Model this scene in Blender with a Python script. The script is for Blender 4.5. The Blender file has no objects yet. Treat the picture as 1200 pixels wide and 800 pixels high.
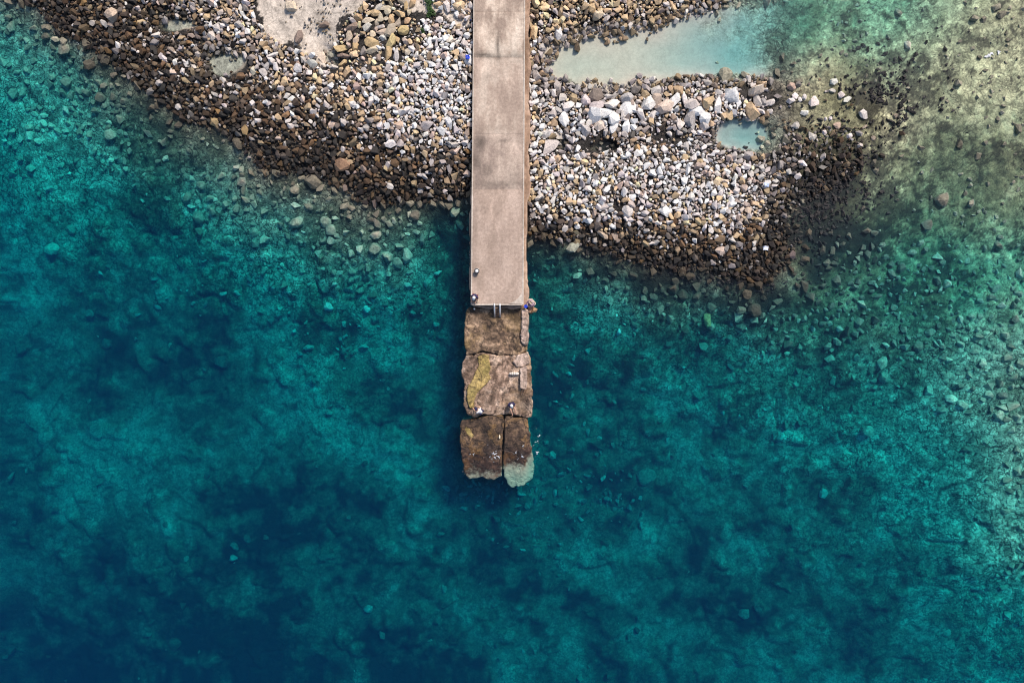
import bpy, bmesh, math, random
import numpy as np
from mathutils import Vector, Matrix, Euler

random.seed(7)
rng = np.random.RandomState(11)
R = math.radians
scene = bpy.context.scene
col = scene.collection

# ------------------------------------------------------------------ camera, sky, sun, exposure
CAM_H, PXM = 50.0, 16.0                       # flying height (m); photograph pixels per metre at sea level
cam_d = bpy.data.cameras.new('camera')
cam_d.sensor_width, cam_d.lens, cam_d.clip_start, cam_d.clip_end = 36, 24, 0.5, 1000
cam = bpy.data.objects.new('camera', cam_d); col.objects.link(cam)
cam.location = (0, 0, CAM_H); cam.rotation_euler = (0, 0, 0)
scene.camera = cam

SUN_EL, SUN_AZ = R(46), R(32)                 # azimuth clockwise from +Y (top of the picture)
world = bpy.data.worlds.new('World'); scene.world = world; world.use_nodes = True
wn = world.node_tree.nodes; wl = world.node_tree.links
bg = wn['Background']
sky = wn.new('ShaderNodeTexSky'); sky.sky_type = 'NISHITA'; sky.sun_disc = False
sky.sun_elevation, sky.sun_rotation = SUN_EL, SUN_AZ
sky.air_density, sky.dust_density, sky.ozone_density = 1.0, 2.0, 1.0
wl.new(sky.outputs[0], bg.inputs[0]); bg.inputs[1].default_value = 0.07
sun_d = bpy.data.lights.new('sun', 'SUN'); sun_d.energy = 2.3; sun_d.angle = R(12); sun_d.color = (1.0, 0.885, 0.765)
sun = bpy.data.objects.new('sun', sun_d); col.objects.link(sun)
sd = Vector((math.sin(SUN_AZ) * math.cos(SUN_EL), math.cos(SUN_AZ) * math.cos(SUN_EL), math.sin(SUN_EL)))
sun.rotation_euler = sd.to_track_quat('Z', 'Y').to_euler(); sun.location = sd * 80

vs = scene.view_settings
vs.view_transform, vs.look, vs.exposure, vs.gamma = 'Standard', 'None', 1.0, 1.0
vs.use_curve_mapping = False
scene.render.engine = 'CYCLES'
cy = scene.cycles
cy.use_denoising = True
cy.pixel_filter_type, cy.filter_width = 'BLACKMAN_HARRIS', 1.05
cy.max_bounces, cy.diffuse_bounces, cy.glossy_bounces, cy.transmission_bounces = 6, 3, 2, 2
cy.transparent_max_bounces, cy.volume_bounces = 12, 1
cy.caustics_reflective = cy.caustics_refractive = False

# ------------------------------------------------------------------ helpers
def P(px, py, z=0.0):                          # a point of the place: metres east / north of the camera's foot
    s = (CAM_H - z) / CAM_H / PXM
    return ((px - 600) * s, (400 - py) * s, z)

def tag(o, label=None, cat=None, group=None, kind=None):
    if label: o['label'] = label
    if cat: o['category'] = cat
    if group: o['group'] = group
    if kind: o['kind'] = kind
    return o

def empty(name, loc, rz=0):
    o = bpy.data.objects.new(name, None); col.objects.link(o)
    o.location = loc; o.rotation_euler.z = rz; o.empty_display_size = .2
    return o

def link(name, me, mat, parent=None, smooth=False):
    o = bpy.data.objects.new(name, me); col.objects.link(o)
    if mat and not me.materials: me.materials.append(mat)
    if parent:
        o.parent = parent
        o.matrix_parent_inverse = Matrix.Translation(-Vector(parent.location)) if parent.rotation_euler.z == 0 else \
            (Matrix.Translation(parent.location) @ Matrix.Rotation(parent.rotation_euler.z, 4, 'Z')).inverted()
    if smooth: me.polygons.foreach_set('use_smooth', [True] * len(me.polygons))
    return o

def mesh_np(name, V, F, smooth=False, colr=None):
    """V (n,3), F (m,k) all faces of k corners"""
    V = np.asarray(V, np.float32); F = np.asarray(F, np.int32)
    me = bpy.data.meshes.new(name)
    me.vertices.add(len(V)); me.vertices.foreach_set('co', V.ravel())
    k = F.shape[1]
    me.loops.add(F.size); me.loops.foreach_set('vertex_index', F.ravel())
    me.polygons.add(len(F)); me.polygons.foreach_set('loop_start', np.arange(0, F.size, k, dtype=np.int32))
    me.polygons.foreach_set('use_smooth', np.full(len(F), smooth))
    if colr is not None:
        a = me.attributes.new('Col', 'FLOAT_COLOR', 'POINT')
        c4 = np.ones((len(V), 4), np.float32); c4[:, :np.shape(colr)[1]] = colr
        a.data.foreach_set('color', c4.ravel())
    me.update(calc_edges=True); me.validate()
    return me

# ---- numpy noise
_tab = {}
def vnoise(x, y, seed=0):
    t = _tab.setdefault(seed, np.random.RandomState(seed + 100).rand(256, 256))
    x = np.asarray(x, float); y = np.asarray(y, float)
    ix = np.floor(x).astype(int); iy = np.floor(y).astype(int); fx = x - ix; fy = y - iy
    fx = fx ** 3 * (fx * (fx * 6 - 15) + 10); fy = fy ** 3 * (fy * (fy * 6 - 15) + 10)
    g = lambda a, b: t[a & 255, b & 255]
    return (g(ix, iy) * (1 - fx) + g(ix + 1, iy) * fx) * (1 - fy) + (g(ix, iy + 1) * (1 - fx) + g(ix + 1, iy + 1) * fx) * fy

def fbm(x, y, f=1.0, octv=4, seed=0, gain=.5):           # about -1..1
    x = np.asarray(x, float); y = np.asarray(y, float)
    s = 0; a = 1; n = 0
    for i in range(octv):
        c, d = math.cos(i * 1.1 + .3), math.sin(i * 1.1 + .3)
        s = s + a * (vnoise((x * c - y * d) * f + i * 17.3, (x * d + y * c) * f + i * 5.1, seed + i) * 2 - 1); n += a; a *= gain; f *= 2.03
    return s / n

def ridged(x, y, f=1.0, octv=3, seed=0):                 # 0 on crevices .. 1
    s = 0; a = 1; n = 0
    for i in range(octv):
        s = s + a * np.abs(vnoise(x * f + i * 9.7, y * f + i * 3.3, seed + i) * 2 - 1); n += a; a *= .5; f *= 2.1
    return s / n

def worley(x, y, f=1.0, seed=0):
    r_ = np.random.RandomState(seed + 900); t = r_.rand(128, 128, 3)
    x = np.asarray(x) * f; y = np.asarray(y) * f
    ix = np.floor(x).astype(int); iy = np.floor(y).astype(int)
    f1 = np.full(x.shape, 9.); f2 = np.full(x.shape, 9.); idr = np.zeros(x.shape)
    for a in (-1, 0, 1):
        for b in (-1, 0, 1):
            c = t[(ix + a) & 127, (iy + b) & 127]
            d = np.hypot(ix + a + c[..., 0] - x, iy + b + c[..., 1] - y)
            n = d < f1
            f2 = np.where(n, f1, np.minimum(f2, d)); idr = np.where(n, c[..., 2], idr); f1 = np.where(n, d, f1)
    return f1, f2, idr

def sstep(a, b, x):
    t = np.clip((x - a) / (b - a), 0, 1); return t * t * (3 - 2 * t)

class Field:                                             # smooth map through scattered survey points (x, y in survey units, 16 to the metre)
    X0, X1, Y0, Y1, ST = -800, 2000, -800, 1600, 10
    def __init__(s, pts, blur=2):
        p = np.array(pts, float); n = len(p)
        d = np.hypot(p[:, None, 0] - p[None, :, 0], p[:, None, 1] - p[None, :, 1])
        A = np.zeros((n + 1, n + 1)); A[:n, :n] = d - np.eye(n) * 1.0; A[n, :n] = A[:n, n] = 1
        w = np.linalg.solve(A, np.append(p[:, 2], 0))
        gx = np.arange(s.X0, s.X1 + 1, s.ST); gy = np.arange(s.Y0, s.Y1 + 1, s.ST)
        G = np.zeros((len(gy), len(gx))) + w[n]
        for i in range(n): G += w[i] * np.hypot(gx[None] - p[i, 0], gy[:, None] - p[i, 1])
        for _ in range(blur):
            q = np.pad(G, 1, 'edge'); G = (q[1:-1, 1:-1] * 2 + q[:-2, 1:-1] + q[2:, 1:-1] + q[1:-1, :-2] + q[1:-1, 2:]) / 6
        s.G = np.clip(G, p[:, 2].min(), p[:, 2].max())
    def __call__(s, px, py):
        u = np.clip((np.asarray(px, float) - s.X0) / s.ST, 0, s.G.shape[1] - 1.001); v = np.clip((np.asarray(py, float) - s.Y0) / s.ST, 0, s.G.shape[0] - 1.001)
        i = u.astype(int); j = v.astype(int); a = u - i; b = v - j; G = s.G
        return (G[j, i] * (1 - a) + G[j, i + 1] * a) * (1 - b) + (G[j + 1, i] * (1 - a) + G[j + 1, i + 1] * a) * b

def inpoly(px, py, poly):
    px = np.asarray(px, float); py = np.asarray(py, float); r = np.zeros(px.shape, bool); n = len(poly)
    for i in range(n):
        (x1, y1), (x2, y2) = poly[i], poly[(i + 1) % n]
        if y1 == y2: continue
        r ^= ((y1 > py) != (y2 > py)) & (px < (x2 - x1) * (py - y1) / (y2 - y1) + x1)
    return r

# ---- materials
class NT:
    def __init__(s, name):
        s.m = bpy.data.materials.new(name); s.m.use_nodes = True
        s.t = s.m.node_tree; s.n = s.t.nodes; s.l = s.t.links
        s.b = s.n['Principled BSDF']; s.out = s.n['Material Output']
    def __call__(s, typ, **kw):
        nd = s.n.new('ShaderNode' + typ)
        for k, v in kw.items():
            if k.startswith('i_'):
                key = k[2:]; key = int(key) if key.isdigit() else key.replace('_', ' ')
                if isinstance(v, bpy.types.NodeSocket): s.l.new(v, nd.inputs[key])
                else: nd.inputs[key].default_value = v
            else: setattr(nd, k, v)
        return nd
    def pos(s): return s('NewGeometry').outputs['Position']
    def noise(s, scale, detail=4, rough=.55, vec=None):
        return s('TexNoise', i_Scale=scale, i_Detail=detail, i_Roughness=rough, i_Vector=vec if vec is not None else s.pos()).outputs['Fac']
    def ramp(s, fac, stops):
        r = s('ValToRGB', i_0=fac); e = r.color_ramp.elements
        while len(e) < len(stops): e.new(.5)
        for q, (p, c) in zip(e, stops):
            q.position = p; q.color = (*c, 1) if not isinstance(c, (int, float)) else (c, c, c, 1)
        return r.outputs[0]
    def mix(s, a, b, fac, mode='MIX'):
        nd = s('MixRGB', blend_type=mode)
        for k, v in ((0, fac), (1, a), (2, b)):
            if isinstance(v, bpy.types.NodeSocket): s.l.new(v, nd.inputs[k])
            else: nd.inputs[k].default_value = v if isinstance(v, (int, float)) else (*v, 1)
        return nd.outputs[0]
    def cracks(s, scale, width, dark, detail=2):          # thin wandering joints, crevice shade painted dark into the colour
        n = s.noise(scale, detail, .5); d = s.math('ABSOLUTE', s.math('SUBTRACT', n, .5))
        return s.ramp(d, [(0.0, dark), (width, 1.0)])
    def math(s, op, a, b=0.0):
        nd = s('Math', operation=op)
        for k, v in ((0, a), (1, b)):
            if isinstance(v, bpy.types.NodeSocket): s.l.new(v, nd.inputs[k])
            else: nd.inputs[k].default_value = v
        return nd.outputs[0]
    def bump(s, h, strength=.5, dist=.05):
        nd = s('Bump', i_Strength=strength,  i_Distance=dist, i_Height=h); s.l.new(nd.outputs[0], s.b.inputs['Normal'])
    def done(s, colr, rough=.8):
        for k, v in (('Base Color', colr), ('Roughness', rough)):
            if isinstance(v, bpy.types.NodeSocket): s.l.new(v, s.b.inputs[k])
            else: s.b.inputs[k].default_value = v if isinstance(v, (int, float)) else (*v, 1)
        return s.m

def plain(name, c, rough=.6, metal=0.0, var=.25, scale=9):
    t = NT(name); f = t.noise(scale, 3)
    t.b.inputs['Metallic'].default_value = metal
    t.bump(f, .2, .01)
    return t.done(t.mix(tuple(v * (1 - var) for v in c), tuple(min(1, v * (1 + var)) for v in c), f), rough)

def attr_mat(name, grain, rough, source='attr', scale=14, bump=.5, dist=.04, lo=.7, hi=1.25):
    t = NT(name)
    base = t('Attribute', attribute_name='Col').outputs['Color'] if source == 'attr' else t('ObjectInfo').outputs['Color']
    f = t.noise(scale, 6, .65); g = t.noise(scale * 3.3, 3, .6)
    c = t.mix(base, t.ramp(f, [(.3, lo), (.7, hi)]), grain, 'MULTIPLY')
    t.bump(t.mix(f, g, .35), bump, dist)
    return t.done(c, rough)

M = {}
M['stone'] = attr_mat('stone', 1.0, .78)
M['boulder'] = attr_mat('boulder', 1.0, .8, 'obj', 9, .7, .06, .62, 1.3)
M['drowned'] = attr_mat('drowned_stone', 1.0, .9, 'attr', 7, .6, .06, .5, 1.35)
M['drowned_boulder'] = attr_mat('drowned_boulder', 1.0, .9, 'obj', 6, .7, .08, .45, 1.4)
M['weed'] = attr_mat('dark_weed', .8, .75, 'attr', 18, .8, .05)

def ground_mat():
    t = NT('shore_and_seabed')
    at = t('Attribute', attribute_name='Col'); base = at.outputs['Color']; det = at.outputs['Alpha']
    a = t.noise(1.3, 8, .62); b = t.noise(6.0, 6, .65); c = t.noise(22, 4, .6)
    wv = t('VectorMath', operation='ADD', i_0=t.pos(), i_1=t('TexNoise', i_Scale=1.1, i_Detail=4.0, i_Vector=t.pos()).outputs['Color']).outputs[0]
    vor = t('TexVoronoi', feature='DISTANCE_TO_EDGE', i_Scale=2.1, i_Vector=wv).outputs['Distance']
    k = t.mix(base, t.ramp(a, [(.34, .45), (.66, 1.5)]), det, 'MULTIPLY')
    k = t.mix(k, t.ramp(b, [(.36, .5), (.64, 1.5)]), det, 'MULTIPLY')
    k = t.mix(k, t.ramp(c, [(.36, .65), (.64, 1.35)]), det, 'MULTIPLY')
    k = t.mix(k, t.ramp(vor, [(0.0, .35), (.07, 1.0)]), t.math('MULTIPLY', det, .5), 'MULTIPLY')  # crevice shade painted along the cell edges
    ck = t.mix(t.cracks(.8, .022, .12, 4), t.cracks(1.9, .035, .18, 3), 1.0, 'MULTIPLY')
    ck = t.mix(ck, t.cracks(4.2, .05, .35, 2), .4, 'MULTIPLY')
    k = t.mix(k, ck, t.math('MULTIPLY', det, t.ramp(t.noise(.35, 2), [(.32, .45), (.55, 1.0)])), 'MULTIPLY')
    t.bump(t.mix(t.mix(b, c, .35), ck, .4), t.math('MULTIPLY', det, det), .14)
    return t.done(k, .9)
M['ground'] = ground_mat()

# ------------------------------------------------------------------ the lie of the land (survey points x, y, height in metres)
def ring(pts, h): return [(x, y, h) for x, y in pts]
shore_l = [(35, 0), (60, 25), (90, 40), (115, 65), (148, 84), (165, 103), (205, 126), (245, 146), (288, 160), (308, 203), (345, 196), (400, 211), (440, 236), (480, 228), (520, 237), (550, 230)]
shore_r = [(622, 283), (640, 270), (665, 278), (700, 290), (760, 303), (820, 308), (870, 322), (905, 325), (918, 300), (912, 262)]
H_PTS = ring(shore_l, 0) + ring(shore_r, 0) + [
 # bank left of the pier
 (-60, -60, .3), (-60, -200, 1), (100, 15, .35), (150, 50, .4), (130, 0, .4), (200, 28, -.04), (205, 80, .45), (250, 110, .5), (262, 72, -.07), (275, 84, -.08), (245, 66, -.03), (300, 130, .5), (320, 90, .35), (300, 55, .3), (345, 25, .55), (350, 65, .35),
 (385, 66, .05), (360, 110, .6), (400, 150, .5), (420, 40, .7), (450, 110, 1.0), (450, 170, .65), (480, 205, .4), (500, 60, 1.0), (530, 100, 1.1), (530, 160, .8), (540, 205, .35), (400, 190, .3), (345, 165, .35), (300, -100, 1.2), (500, -100, 1.5), (520, 20, .95), (250, 20, .4), (170, 10, .15), (60, 0, .25),
 # right of the pier: heap, tide pool, spit
 (640, 15, .6), (700, 5, .5), (640, 45, .25), (690, 24, .25), (740, 14, .3), (780, 0, .35), (830, -10, .3), (700, -100, 1.2), (900, -100, -.1), (1000, -150, -.2),
 (640, 60, -.03), (636, 74, -.03), (640, 86, -.03), (656, 94, -.05), (672, 102, -.06), (645, 80, -.03), (660, 50, -.03), (670, 60, -.04), (700, 60, -.05), (740, 65, -.07), (720, 100, -.07), (690, 100, -.05), (690, 40, -.04), (740, 33, -.05), (780, 50, -.10), (770, 88, -.09), (800, 70, -.2), (850, 45, -.3), (885, 55, -.4), (890, 20, -.35), (800, 25, -.08), (850, 75, -.32), (875, 80, -.38), (920, 30, -.42), (880, 80, -.3), (830, 25, -.13),
 (640, 103, .12), (660, 114, .2), (700, 122, .2), (740, 121, .2), (780, 108, .15), (830, 100, .12), (870, 103, .12), (895, 106, .2),
 (690, 138, .65), (760, 135, .7), (830, 125, .7), (870, 125, .5), (640, 130, .35), (700, 170, .06), (660, 163, .12), (780, 158, .08), (820, 158, .1),
 (865, 155, -.3), (848, 150, -.22), (893, 145, -.22), (880, 172, -.28), (870, 145, -.22), (640, 190, .6), (700, 200, .8), (760, 215, .9), (820, 200, .7), (700, 240, .7), (780, 255, .7), (850, 240, .6), (880, 200, .3), (640, 240, .55), (880, 280, .35), (840, 285, .4), (740, 280, .35), (660, 258, .3),
 (930, 190, .1), (950, 170, .06), (975, 185, .04), (940, 115, .05), (955, 120, .03), (985, 105, .02), (920, 230, .0), (960, 210, -.03),
 # reef flat
 (930, 80, -.14), (960, 60, -.22), (1000, 30, -.8), (1050, 15, -.9), (940, 25, -.7), (1020, 100, -.1), (1050, 120, -.06), (1090, 110, -.12), (1100, 60, -.2), (1150, 30, -.24), (1190, 20, -.26), (1160, 110, -.26), (1190, 160, -.55), (1130, 170, -.4), (1060, 170, -.15), (1010, 200, -.1), (1050, 230, -.4), (980, 250, -.16), (960, 290, -.35), (1000, 300, -.55), (1060, 290, -.8), (1120, 240, -.75), (1190, 260, -.9),
 (935, 340, -.35), (960, 370, -.8), (1130, 320, -1.0), (1190, 340, -.95),
 # sea, right
 (640, 310, -.9), (660, 330, -1.3), (650, 370, -1.9), (700, 340, -.9), (720, 380, -1.5), (770, 345, -.5), (820, 355, -.6), (870, 365, -.5), (800, 390, -1.4), (850, 410, -2.0), (920, 400, -1.3), (960, 440, -1.8), (640, 440, -3.0), (690, 440, -3.0), (760, 460, -3.0), (650, 520, -3.6), (720, 520, -3.4), (820, 500, -3.3), (900, 500, -2.5), (880, 460, -2.0), (1000, 400, -1.1), (1080, 400, -.85), (1060, 480, -1.7), (1120, 470, -1.0), (1190, 430, -.8), (1190, 520, -.7), (1140, 540, -1.5), (1180, 600, -.85), (1195, 660, -1.0), (1170, 660, -1.3), (1190, 790, -2.5), (1120, 620, -2.0), (1050, 570, -2.4), (960, 560, -2.8), (880, 600, -3.5), (800, 600, -3.9), (720, 620, -4.2), (650, 600, -3.8), (1000, 680, -3.2), (1100, 720, -2.9), (900, 700, -3.8), (800, 700, -4.4), (700, 720, -4.2), (900, 790, -4.2), (1020, 790, -3.6), (760, 790, -4.9), (1300, 500, -.6), (1500, 200, -1.0), (1500, 900, -3), (1300, 800, -2.4),
 # sea, left
 (540, 262, -1.0), (540, 320, -2.2), (535, 400, -2.9), (520, 480, -3.6), (500, 268, -.5), (460, 262, -.3), (470, 300, -.8), (430, 290, -.6), (430, 330, -1.4), (480, 350, -1.7), (400, 262, -.35), (380, 300, -.9), (350, 250, -.4), (310, 235, -.4), (330, 290, -1.3), (290, 230, -.4), (270, 200, -.35), (262, 180, -.3), (220, 190, -.5), (230, 250, -1.2), (200, 145, -.22), (160, 130, -.32), (120, 110, -.4), (140, 180, -.9), (90, 80, -.6), (60, 60, -.5), (60, 110, -1.0), (20, 30, -.5), (20, 80, -.9), (30, 160, -1.2), (70, 160, -1.2), (100, 220, -1.8), (30, 260, -2.2), (180, 280, -2.5), (280, 320, -2.1), (100, 330, -3.2), (30, 350, -4.0), (200, 370, -3.4), (320, 380, -2.8), (420, 400, -3.0), (480, 430, -3.6), (360, 450, -2.8), (300, 440, -3.6), (250, 440, -4.2), (150, 440, -4.9), (30, 450, -5.4), (350, 520, -3.8), (440, 510, -3.9), (280, 520, -5.2), (200, 510, -4.3), (100, 530, -4.4), (30, 560, -4.9), (440, 590, -4.5), (540, 600, -4.2), (340, 600, -5.2), (270, 640, -5.8), (180, 600, -4.9), (90, 640, -5.5), (30, 700, -6.6), (100, 740, -6.6), (220, 720, -5.6), (330, 700, -5.7), (430, 680, -5.4), (540, 680, -4.5), (620, 680, -4.4), (450, 780, -6), (570, 780, -4.9), (300, 790, -6.3), (150, 790, -6.9), (30, 790, -7.2), (660, 790, -4.7),
 (-200, 100, -2.4), (-200, 400, -5.5), (-300, 800, -8), (300, 1100, -8), (800, 1100, -6.5), (-100, -20, -.6), (1400, 0, -.4)]
HF = Field(H_PTS, 1)
SAND = Field([(60, 150, 1.3), (20, 110, 1.2), (20, 190, 1.1), (130, 150, .6), (100, 200, .8), (280, 240, .95), (270, 200, .6), (345, 480, .85), (680, 340, .85), (650, 380, .5), (1100, 30, .75), (1150, 80, .85), (1020, 60, .6), (1050, 120, .75), (1150, 200, .5), (1080, 200, .4), (1190, 300, .55), (1100, 350, .5), (1190, 420, .7), (1120, 440, .6), (1180, 520, .85), (1060, 490, .8), (1170, 620, .7), (860, 360, .5), (100, 520, .62), (150, 560, .62), (60, 640, .4), (60, 700, .15), (30, 450, .2), (130, 430, .12), (180, 410, .25), (270, 480, 0), (280, 640, 0), (300, 560, .1), (542, 300, 0), (542, 400, 0), (480, 270, .6), (420, 270, .6), (500, 300, .55), (450, 310, .7), (350, 270, .55), (640, 450, 0), (640, 300, .1), (800, 340, .25), (950, 300, .1), (1000, 220, .12), (950, 230, .12), (720, 170, 0), (700, 60, 1), (760, 70, 1), (850, 50, .95), (800, 80, .9), (660, 70, 1), (865, 155, 1), (720, 370, .5), (450, 330, .5), (430, 400, .4), (600, 620, .4), (550, 600, .5), (360, 400, .4), (600, 700, .4), (420, 720, .12), (500, 760, .12), (750, 720, .4), (900, 560, .55), (820, 620, .35), (1000, 650, .5), (950, 700, .35), (1100, 700, .55), (1000, 550, .5), (680, 560, .25), (330, 30, 1), (380, 30, 1), (350, 60, .9), (430, 60, .5), (540, 30, .5), (450, 130, 0), (300, 130, 0), (150, 40, 0), (750, 220, 0), (700, 130, 0), (262, 75, .5), (940, 70, .4), (60, 250, .5), (200, 300, .3), (20, 320, .5)], 2)

POOL = [(628, 62), (650, 42), (690, 32), (745, 26), (800, 14), (860, 8), (960, 0), (960, 50), (905, 88), (850, 86), (800, 88), (770, 96), (742, 108), (690, 110), (672, 95), (640, 90)]

PITS = [(868, 156, 30, 18, .17), (266, 75, 24, 12, .07), (207, 31, 22, 8, .06), (183, 12, 14, 8, .05), (388, 66, 9, 7, .04), (655, 168, 9, 8, .05), (706, 173, 14, 6, .05)]
def pool_mask(px, py):
    x = (px - 600) / PXM; y = (400 - py) / PXM
    wx = px + 7 * fbm(x, y, .7, 3, 81); wy = py + 7 * fbm(x, y, .7, 3, 82)
    main = inpoly(wx, wy, POOL) * sstep(965, 815, px + 95 * fbm(x, y, .3, 4, 83, .6))
    for cx, cy_, a, b, dpt in PITS[:3]: main = np.maximum(main, sstep(1.15, .85, np.hypot((wx - cx) / a, (wy - cy_) / b)) * (1.0 if dpt > .1 else .55))
    return main

def height(px, py, detail=True):
    px = np.asarray(px, float); py = np.asarray(py, float)
    x = (px - 600) / PXM; y = (400 - py) / PXM
    wx = px + 9 * fbm(x, y, .5, 3, 31); wy = py + 9 * fbm(x, y, .5, 3, 37)
    h = HF(wx, wy)
    h = np.where(h < 0, h * (1.12 - .36 * sstep(2.8, 6.5, -h) - .6 * sstep(900, 1000, px) * sstep(330, 220, py) - .35 * sstep(1060, 1200, px) * sstep(620, 480, py)), h)
    for cx, cy_, a, b, dpt in PITS:
        e = np.hypot((wx - cx) / a, (wy - cy_) / b); h = np.where(e < 1.35, np.minimum(h, -dpt + (dpt + .12) * sstep(.75, 1.35, e)), h)
    if not detail: return h
    pool = pool_mask(px, py)
    dp = np.clip(-h, 0, 8)
    sandy = SAND(px, py)
    depth_haze = sstep(2.2, 4.5, dp)                              # deep-water haze put into the shape: relief fades with depth
    rough = (1 - .9 * pool) * (1 - .55 * sstep(.55, .95, sandy)) * (1 - .45 * depth_haze)
    near = sstep(0, 1.2, dp)
    h = h + rough * ((.03 + .16 * near + .03 * np.minimum(dp, 5)) * fbm(x + .5 * fbm(x, y, .5, 2, 12), y, .38, 6, 3, .6))
    h = h - rough * (.04 + .26 * near) * (1 - sstep(.0, .16, ridged(x + .4 * fbm(x, y, .7, 3, 52), y + .4 * fbm(x, y, .7, 3, 53), .42, 2, 51)))
    f1, f2, idr = worley(x + .3 * fbm(x, y, 1, 2, 8), y, 2.1, 4)
    cob = sstep(-.05, .4, fbm(x, y, .16, 3, 71) + .45 * (1 - sstep(.5, 1.8, dp))) * rough * (1 - .75 * sstep(1.0, 2.6, dp))
    h = h + cob * (.04 + .20 * near) * (np.sqrt(np.clip(1 - (f1 / .75) ** 2, 0, 1)) - .5) * (.4 + idr)
    g1, g2, gid = worley(x + .5 * fbm(x, y, .8, 3, 18), y + .4 * fbm(x, y, .8, 3, 19), .62, 14)
    big = sstep(.45, .75, gid) * sstep(.6, 2.2, dp) * (1 - .7 * sstep(.5, .8, sandy))
    h = h + big * .30 * sstep(.66, .2, g1)
    return h

def ground():
    def axis(a, b, st, far):
        m = np.arange(a, b + 1e-6, st); k = np.geomspace(1, far, 12)
        return np.concatenate([(a - k)[::-1], m, b + k])
    xs = axis(-39, 39, .11, 130); ys = axis(-26.6, 26.6, .11, 130)
    X, Y = np.meshgrid(xs, ys); px = X * PXM + 600; py = 400 - Y * PXM
    Z = height(px, py)
    sandy = SAND(px, py) + .8 * fbm(X + fbm(X, Y, .3, 2, 66), Y, .27, 6, 61, .66) + .22 * fbm(X, Y, 1.3, 3, 64)
    pool = pool_mask(px, py)
    sandy = sandy * (1 - pool) + pool * np.maximum(sandy, .9)
    dry_sand = inpoly(px + 16 * fbm(X, Y, .7, 4, 77, .6), py + 16 * fbm(X, Y, .7, 4, 78, .6), [(296, -60), (298, 20), (318, 45), (345, 62), (375, 72), (400, 62), (398, 38), (440, 5), (470, -20), (560, -30), (552, 38), (530, 40), (505, 26), (480, 25), (470, -60)])
    s = sstep(.2, .85, sandy)[..., None]
    dark = sstep(.30, -.1, sandy)[..., None]
    land = (sstep(-.05, .10, Z) * (1 - pool) * (1 - sstep(905, 940, px)))[..., None]
    sand = np.array([.47, .43, .34]); rock = np.array([.19, .18, .125]); weed = np.array([.022, .030, .026]); mud = np.array([.035, .031, .029])
    C = rock * (1 - s) + sand * s
    C = C * (1 - dark) + weed * dark
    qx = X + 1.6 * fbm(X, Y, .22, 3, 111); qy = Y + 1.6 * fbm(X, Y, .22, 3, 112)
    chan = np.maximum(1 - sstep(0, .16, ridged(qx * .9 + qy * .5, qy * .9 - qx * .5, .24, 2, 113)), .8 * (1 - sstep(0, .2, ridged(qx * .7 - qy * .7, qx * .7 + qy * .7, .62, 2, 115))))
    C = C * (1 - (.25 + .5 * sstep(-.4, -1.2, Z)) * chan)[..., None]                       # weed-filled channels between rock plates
    _, _, cid = worley(X + .3 * fbm(X, Y, 1, 2, 8), Y, 2.1, 4)
    depth_haze = sstep(2.0, 4.5, -Z)  # deep-water haze painted in: colour contrast fades with depth
    shal = sstep(-1.7, -.15, Z) * (1 - sstep(900, 990, px)) * (1 - pool)
    C = C * (1 - .5 * shal * (1 - .6 * sstep(.75, 1.0, SAND(px, py))))[..., None]         # weed-coated rock along the shore
    belt = sstep(-1.2, -.45, Z) * sstep(610, 630, px) * sstep(255, 275, py) * (1 - sstep(960, 1060, px)) * sstep(.55, -.1, fbm(X, Y, .6, 4, 98))
    C = C * (1 - .9 * belt)[..., None]
    rf = sstep(900, 960, px) * sstep(430, 330, py)
    mott = fbm(X + .6 * fbm(X, Y, .9, 3, 95), Y + .6 * fbm(X, Y, .9, 3, 96), .9, 6, 97, .8)
    dk = sstep(.02, .28, mott + .62 * (1 - sstep(15, 105, np.hypot((px - 975) * .8, (py - 235)))) + .22 * (1 - sstep(30, 100, np.hypot(px - 1055, (py - 115) * 1.3))) - .05) * rf
    C = C * (1 - rf[..., None] * np.array([.05, -.01, .20])) * (1 - .78 * dk * (1 - pool))[..., None]
    C = C * (1 + .08 * sstep(1120, 1185, px) * sstep(380, 430, py) * np.clip(1 + 1.2 * mott, 0, 2))[..., None]
    C = C * (1 + (1 - .7 * depth_haze) * (1 - sstep(-.9, -2.2, Z) * .5) * (.7 * cid ** 1.5 - .35))[..., None]                    # every cobble its own tone
    C = C * (1 - pool[..., None]) + pool[..., None] * (np.array([.50, .45, .375]) + sstep(720, 870, px)[..., None] * np.array([-.17, -.11, -.05]))
    C = C * (1 - land) + mud * land
    C = np.where(dry_sand[..., None], np.array([.60, .53, .455]) * (1 - .34 * sstep(.2, .5, fbm(X, Y, 1.4, 4, 91))[..., None]), C)
    ny, nx = X.shape
    V = np.stack([X, Y, Z], -1).reshape(-1, 3)
    i = np.arange(nx * ny).reshape(ny, nx)
    F = np.stack([i[:-1, :-1], i[:-1, 1:], i[1:, 1:], i[1:, :-1]], -1).reshape(-1, 4)
    det = (1 - .4 * depth_haze) * (1 - .35 * rf) * (1 - .88 * pool) * np.where(dry_sand, .4, 1)
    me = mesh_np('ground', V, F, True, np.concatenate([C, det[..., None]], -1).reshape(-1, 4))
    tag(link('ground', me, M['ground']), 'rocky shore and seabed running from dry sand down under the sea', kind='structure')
ground()

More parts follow.
